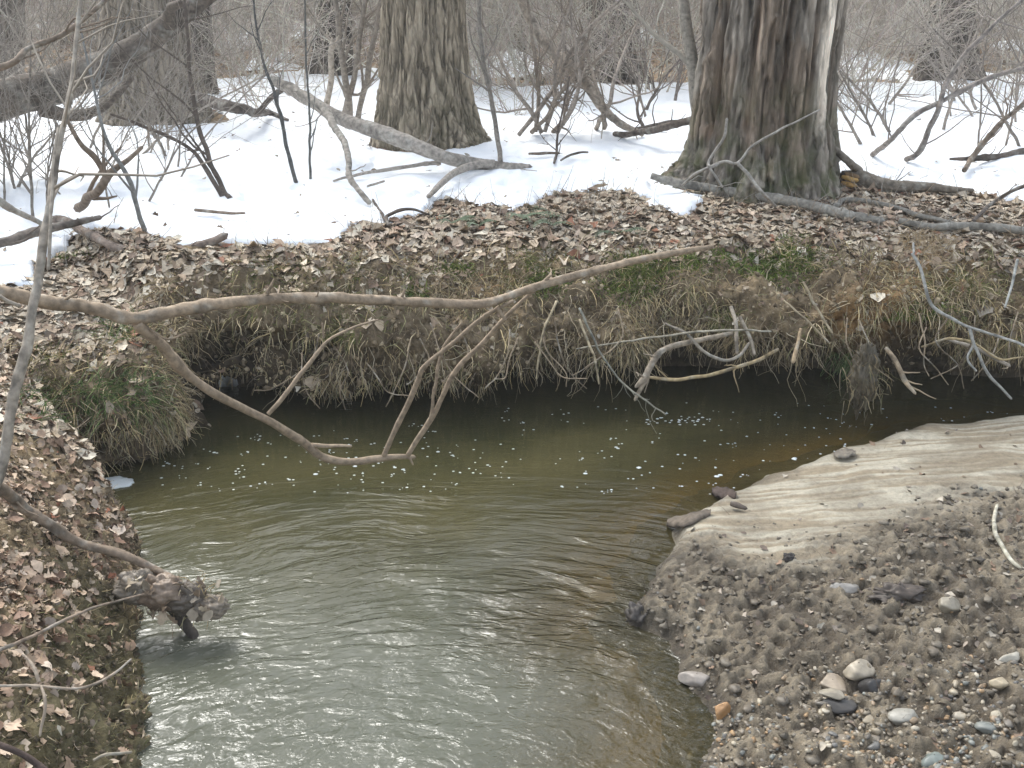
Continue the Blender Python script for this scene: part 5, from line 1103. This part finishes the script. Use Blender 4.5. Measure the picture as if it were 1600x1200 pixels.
stick('short_twig', 'short dark twig upright on the sand near the bark pieces', 'twig', [(1140, 795, 'bar', 4), (1150, 798, 'bar', 5), (1165, 800, 'bar', 3)], DRK, seed=37)

# ------------------------------------------------------------------ moss, tufts, ferns
def on_bank(px, py):
    d2 = np.where(INV & ((CC - np.array([0, 0, CAM_H])) * CN).sum(-1).__lt__(0), (CPX - px)**2 + (CPY - py)**2 + CC[..., 1] * 30, 1e12)
    k = np.unravel_index(np.argmin(d2), d2.shape); return CC[k], CN[k]
def clump(name, label, cat, px, py, rad, n, L, pal, out=.9, grav=.4, r=(.0009, .0018), seed=0, mound=True, K=4):
    rng = np.random.default_rng(seed + 700); c0, n0 = on_bank(px, py); m = np.exp(-((CC - c0)**2 / (np.array(rad)**2)).sum(-1))
    m = np.where(m > .12, m, 0); p, nn, i, j, _ = scatter_land(n, m, rng)
    v, f, c = strands(p, nn, rng.uniform(*L, n), rng.uniform(*r, n), scol(n, pal, rng), K=K, out=out, grav=grav, rng=rng)
    return tag(mk(name, v, f, M['green'], c, origin=c0), label, cat)
MOSS = [(.10, .15, .025), (.15, .20, .04), (.07, .11, .02), (.19, .23, .06)]
for k, (px, py, rd, n, lb) in enumerate(((1210, 412, (.30, .12, .09), 7000, 'bright green moss ledge on the bank below the big trunk'), (1045, 410, (.19, .12, .10), 3800, 'moss cushion behind the tip of the long branch'),
        (708, 422, (.09, .07, .04), 1300, 'small moss spot on the leaves at centre'), (118, 402, (.10, .08, .05), 1500, 'dark moss hump by the left snow lobe'), (855, 440, (.10, .07, .05), 1300, 'moss spot just below the long branch'),
        (1240, 378, (.09, .07, .04), 900, 'faint moss spot among the leaves above the ledge'), (1445, 490, (.16, .12, .10), 2200, 'olive moss patch on the right bank face'), (985, 440, (.15, .10, .09), 2200, 'moss draped over the bank edge left of the big moss cushion'),
        (650, 462, (.07, .06, .05), 700, 'tiny moss tuft under the middle of the long branch'))):
    clump('moss_patch', lb, 'moss', px, py, rd, n, (.015, .05), MOSS, seed=k, r=(.0016, .0034))
GR = [(.08, .14, .035), (.12, .19, .06), (.065, .105, .035), (.20, .23, .10)]
for k, (px, py, rd, n, lb) in enumerate(((195, 520, (.12, .12, .06), 420, 'green grass tuft below the fork of the long branch'), (150, 612, (.11, .10, .09), 300, 'drooping green grass tuft on the left promontory'), (215, 605, (.14, .12, .10), 380, 'wide green grass tuft above the promontory rim'), (1330, 560, (.08, .06, .07), 160, 'dark grass tuft hanging by the muddy clump'), (60, 640, (.10, .10, .08), 260, 'thin green tuft at the left edge'))):
    clump('grass_tuft', lb, 'grass tuft', px, py, rd, n, (.08, .2), GR, out=.5, grav=1.0, r=(.0012, .0024), seed=20 + k, K=6)
clump('dry_tuft', 'mound of tan dead grass at the top right of the bank', 'grass tuft', 1452, 392, (.16, .16, .08), 1500, (.06, .16), [(.42, .32, .19), (.36, .27, .16), (.48, .38, .25)], out=.5, grav=.9, seed=31, K=5)
FERNC = [(.06, .085, .045), (.08, .11, .06), (.10, .13, .08)]
for k, (px, py, sc_, lb) in enumerate(((708, 358, .8, 'dark green fern fronds flat on the leaves, leftmost of the ferns'), (748, 362, .7, 'small fern second from the left'), (818, 350, 1.1, 'largest flat fern in the middle of the group'), (868, 362, .9, 'fern just right of the largest one'), (962, 378, 1.0, 'bluish-green fern lying rightmost by itself'))):
    rng = np.random.default_rng(k + 60); g = ground(px, py); o = empty('fern', g); tag(o, lb, 'fern', 'ferns flattened on the leaf litter')
    for q in range(6):
        a = rng.uniform(0, 6.28); L = .2 * sc_ * rng.uniform(.7, 1.2); s = np.linspace(0, 1, 13)
        mp_ = g + np.stack([np.cos(a + s * .5) * s * L, np.sin(a + s * .5) * s * L, .035 + .05 * np.sin(s * 2.6) * sc_], 1)
        vs, fs, n_ = [], [], 0
        for t_ in range(1, 12):
            for sd_ in (-1, 1):
                tl = .038 * sc_ * math.sin(math.pi * (t_ + .5) / 13)**.6; dd = np.array([-math.sin(a) * sd_, math.cos(a) * sd_, -.15]) ; fw_ = np.array([math.cos(a), math.sin(a), 0]) * .010
                b0 = mp_[t_]; vs += [b0 - fw_ * .5, b0 + dd * tl * .6 - fw_ * .6 + (0, 0, .002), b0 + dd * tl + fw_ * .5, b0 + dd * tl * .5 + fw_ * .9]; fs.append([n_, n_ + 1, n_ + 2, n_ + 3]); n_ += 4
        mk('frond', np.array(vs), np.array(fs), M['green'], np.array(FERNC[rng.integers(0, 3)]) * rng.uniform(.8, 1.3), parent=o, smooth=False)

# ------------------------------------------------------------------ stones, clods, foam on the bar
STC = [(.27, .225, .16), (.21, .18, .14), (.15, .132, .108), (.33, .285, .21), (.24, .175, .11), (.13, .125, .115), (.18, .185, .165), (.38, .335, .26), (.29, .19, .10)]
stn = []
for q in range(14):
    V, F = facet((0, 0, 0), (1.2, .85, .6), 300 + q, 9, 13); stn.append((V, F))
def stone_mesh(q, ci): V, F = stn[q]; return mesh_data('stone', V, F, M['stone'], np.array(STC[ci]))
smesh = {}
def bar_xy(n, dens, rng):
    out = np.zeros((0, 3))
    while len(out) < n:
        m = n * 3; x = rng.uniform(.3, 3.0, m); y = rng.uniform(2.1, 5.6, m); h, d, mud, wv, cl_, c2 = bar_z(x, y); px, py = proj(np.stack([x, y, h], -1))
        pr = dens(px, py, d, mud); k = (rng.random(m) < pr); out = np.vstack([out, np.stack([x, y, h], -1)[k]])
    return out[:n]
rng = np.random.default_rng(55)
def dstone(px, py, d, mud): return (.25 + .75 * (vnoise(px * .02, py * .03, 0, 3) > .45)) * np.clip((sstep(985, 1130, py) * sstep(1100, 1500, px) + sstep(1090, 1160, py) * sstep(1050, 1180, px)) + .015 * mud, 0, 1) * (d > -.06) * (mud > .3) * (px < 1750)
ps = bar_xy(290, dstone, rng)
for k in range(len(ps)):
    key = (int(rng.integers(0, 14)), int(rng.integers(0, len(STC))))
    if key not in smesh: smesh[key] = stone_mesh(*key)
    s = .008 + .014 * rng.random()**1.6; o = link('stone', smesh[key], bar, ps[k] + (0, 0, -s * .12)); o.scale = (s * rng.uniform(.8, 1.3), s, s * rng.uniform(.8, 1.2)); o.rotation_euler = (rng.normal() * .2, rng.normal() * .2, rng.uniform(0, 6.28))
def stone_stuff(ps, sizes, pal, mat, name, rng, sink=.15, sq=1.0):
    parts = []
    n = len(ps); q = rng.integers(0, 14, n); a = rng.uniform(0, 6.28, n)
    for t_ in range(14):
        k = np.where(q == t_)[0]
        if not len(k): continue
        V, F = low[t_]; c, s = np.cos(a[k]), np.sin(a[k]); X_ = V[None, :, 0] * c[:, None] - V[None, :, 1] * s[:, None]; Y_ = V[None, :, 0] * s[:, None] + V[None, :, 1] * c[:, None]
        P = np.stack([X_, Y_, V[None, :, 2] * sq + 0 * X_], -1) * sizes[k][:, None, None] + ps[k][:, None, :] + np.array([0, 0, 1]) * (sizes[k] * sink)[:, None, None]
        Fq = (F[None] + (np.arange(len(k)) * len(V))[:, None, None]).reshape(-1, 4); parts.append((P.reshape(-1, 3), Fq, np.repeat(scol(len(k), pal, rng), len(V), 0)))
    V, F, c = join(parts); return tag(mk(name, V, F, mat, c, parent=bar), kind='stuff')
low = [facet((0, 0, 0), (1.2, .85, .7), 340 + q, 5, 7) for q in range(14)]
low_s = low; low_m = [blob((0, 0, 0), (1, .8, .5), 380 + q, 5, 7, 1.1, 3.0) for q in range(14)]
ps = bar_xy(3900, dstone, rng); stone_stuff(ps, .003 + .010 * rng.random(len(ps))**2.2, STC, M['stone'], 'pebbles', rng, -.1)
low = low_m
ps = bar_xy(3200, lambda px, py, d, mud: np.clip(mud, 0, 1) * (d > -.01) * (px < 1800) * .8, rng)
stone_stuff(ps, .0025 + .010 * rng.random(len(ps))**2.5, [(.12, .098, .07), (.15, .127, .093), (.09, .074, .053), (.18, .155, .117)], M['mud'], 'mud_crumbs', rng, .05, .9)
ps = bar_xy(420, lambda px, py, d, mud: (.15 + .85 * mud) * (d > .01) * (px < 1800) * .6, rng)
V, F, c = leaf_batch(ps, np.tile([0, 0, 1.], (len(ps), 1)), rng.uniform(.015, .04, len(ps)), scol(len(ps), [(.22, .15, .1), (.3, .25, .2), (.12, .09, .07), (.35, .31, .25)], rng), 4, rng, .6)
low_m = low
ps_ = bar_xy(420, lambda px, py, d, mud: np.clip(mud, 0, 1) * (d > .01) * (px < 1800) * .8, rng)
stone_stuff(ps_, .007 + .016 * rng.random(len(ps_))**1.8, [(.10, .082, .058), (.13, .107, .078), (.16, .135, .1)], M['mud'], 'mud_clods', rng, .1, .8)
tag(mk('leaf_bits', V, F, M['leaf'], c, parent=bar, smooth=False), kind='stuff')
ps = bar_xy(900, lambda px, py, d, mud: (.1 + .9 * mud) * (d > .01) * (px < 1800) * .6, rng)
v, f, c = strands(ps, np.tile([0, 0, 1.], (len(ps), 1)), rng.uniform(.02, .09, len(ps)), rng.uniform(.0006, .0014, len(ps)), scol(len(ps), [(.2, .15, .11), (.32, .28, .22), (.12, .09, .07)], rng), K=4, out=.2, grav=.4, rng=rng)
tag(mk('twig_bits', v, f, M['root'], c, parent=bar), kind='stuff')
def rock(label, px, py, size, col, seed, rot=0, up=.3, mat='stone', name='stone'):
    p = barp(px, py) if px > 1040 else onz(px, py, 0); col = tuple(np.array(col) * .8); V, F = facet((0, 0, 0), np.array(size) * 1.08, seed, 26, 36) if mat == 'stone' else blob((0, 0, 0), size, seed, 26, 36, .8, 3.0); c, s = math.cos(rot), math.sin(rot)
    V = np.stack([V[:, 0] * c - V[:, 1] * s, V[:, 0] * s + V[:, 1] * c, V[:, 2]], 1) + p + (0, 0, size[2] * (up - .15))
    return tag(mk(name, V, F, M[mat], np.array(col), origin=p), label, 'stone' if name == 'stone' else 'mud clod')
rock('angular orange stone standing in the shallows', 1128, 1118, (.032, .02, .032), (.42, .235, .10), 501, .3, .6)
rock('pale grey wedge stone at the water edge left of the gravel', 1088, 1064, (.055, .028, .022), (.33, .29, .25), 502, -.3)
rock('rounded tan stone topmost of the stone pile', 1340, 1050, (.05, .035, .032), (.42, .36, .27), 503, .2)
rock('tan stone left of the pile under the topmost one', 1300, 1072, (.055, .04, .028), (.38, .31, .23), 504, -.2)
rock('blackish rock in the middle of the stone pile', 1362, 1076, (.045, .035, .032), (.045, .042, .04), 505, .3)
rock('flat dark slab at the front of the stone pile', 1312, 1102, (.06, .035, .018), (.055, .05, .045), 506, 0)
rock('flat pale slab lying on the dark slab', 1300, 1092, (.04, .025, .012), (.33, .29, .22), 507, 0, 1.8)
rock('pale triangular stone right of the pile', 1412, 1120, (.045, .04, .02), (.36, .34, .29), 508, .4)
rock('greenish-grey stone near the bottom right', 1545, 1140, (.038, .03, .02), (.19, .20, .18), 509, .1)
rock('bluish stone at the bottom edge of the gravel', 1458, 1192, (.042, .03, .022), (.20, .23, .21), 510, .1)
rock('tan stone half buried right of the pile', 1560, 1070, (.03, .025, .024), (.40, .33, .22), 511, .1)
rock('whitish stone at the right edge of the gravel', 1578, 1030, (.04, .025, .018), (.42, .39, .32), 512, .5)
rock('brown flat stone below the pile', 1310, 1158, (.045, .03, .016), (.22, .18, .13), 513, -.4)
rock('grey rounded stone sunk in the mud upper middle', 1318, 922, (.05, .03, .02), (.30, .28, .25), 514)
rock('squarish beige stone in the mud to the right', 1482, 948, (.045, .035, .03), (.33, .29, .22), 515, .2)
rock('dark wet clod at the water tip of the mud', 1000, 968, (.04, .045, .045), (.06, .05, .042), 516, 0, .4, 'mud', 'mud_clod')
rock('dark hollowed clod in the middle of the mud', 1400, 930, (.09, .045, .03), (.09, .07, .055), 517, 0, .4, 'mud', 'mud_clod')
rock('small dark clod on the pale sand', 1233, 875, (.022, .018, .02), (.05, .042, .037), 518, 0, .4, 'mud', 'mud_clod')

# foam specks on the water
rng = np.random.default_rng(66); parts = []
def water_pt(px, py): return onz(px, py, 0.0)
V0, F0 = blob((0, 0, 0), (1, .8, .14), 400, 5, 8, .2, 1.5)
def specks(n, xr, yr_, s, clus=0):
    k = 0
    while k < n:
        px, py = rng.uniform(*xr), rng.uniform(*yr_)
        lim = np.interp(px, [200, 300, 600, 800, 1000, 1600], [730, 685, 665, 640, 630, 630]); shr_ = np.interp(px, [900, 1040, 1200, 1300, 1450, 1600], [900, 825, 740, 708, 665, 650])
        if py < lim or (px > 1000 and py > shr_): continue
        p = water_pt(px, py); m = 1 + (rng.random() < .25) * int(rng.integers(1, 3))
        for _ in range(m):
            sz = s * rng.uniform(.5, 1.3); parts.append((V0 * sz + p + (rng.normal() * .012, rng.normal() * .012, .001), F0, (.7, .74, .74)))
        k += 1
specks(230, (280, 1590), (620, 770), .0058); specks(14, (280, 1500), (640, 760), .011); specks(40, (250, 700), (690, 770), .0065)
for _ in range(36): p = water_pt(rng.normal(1065, 26), rng.normal(657, 4)); parts.append((V0 * rng.uniform(.004, .010) + p, F0, (.7, .74, .74)))
V, F, c = join(parts); tag(mk('foam_specks', V, F, M['foam'], c), 'small white foam bubbles drifting on the creek', 'foam', None, 'stuff')
p0 = water_pt(178, 755); V, F = blob(p0 + (0, 0, .0), (.085, .06, .012), 77, 10, 40, .5, 2.5); tag(mk('foam_patch', V, F, M['foam'], np.array((.5, .55, .52)), origin=p0), 'flat grey-white foam raft caught in the notch of the left bank', 'foam patch')

hv = [(x, y, z) for x in (-135, 135) for y in (-135, 135) for z in (-2.2, 19)]  # added air volume, lifts the dark tones of the far brush
hf = [(0, 1, 3, 2), (4, 6, 7, 5), (0, 4, 5, 1), (2, 3, 7, 6), (0, 2, 6, 4), (1, 5, 7, 3)]
hm = bpy.data.materials.new('lift_haze'); hm.use_nodes = True; hm.node_tree.nodes.clear()
ho = hm.node_tree.nodes.new('ShaderNodeOutputMaterial'); pv = hm.node_tree.nodes.new('ShaderNodeVolumePrincipled'); pv.inputs['Density'].default_value = HAZE; pv.inputs['Color'].default_value = (.93, .95, .97, 1)
hm.node_tree.links.new(pv.outputs[0], ho.inputs['Volume'])
tag(mk('haze', np.array(hv), np.array(hf), hm, smooth=False), 'thin haze added to pale the woods behind', 'haze', None, 'stuff')
for o in SC.objects:
    if '_o' in o: del o['_o']
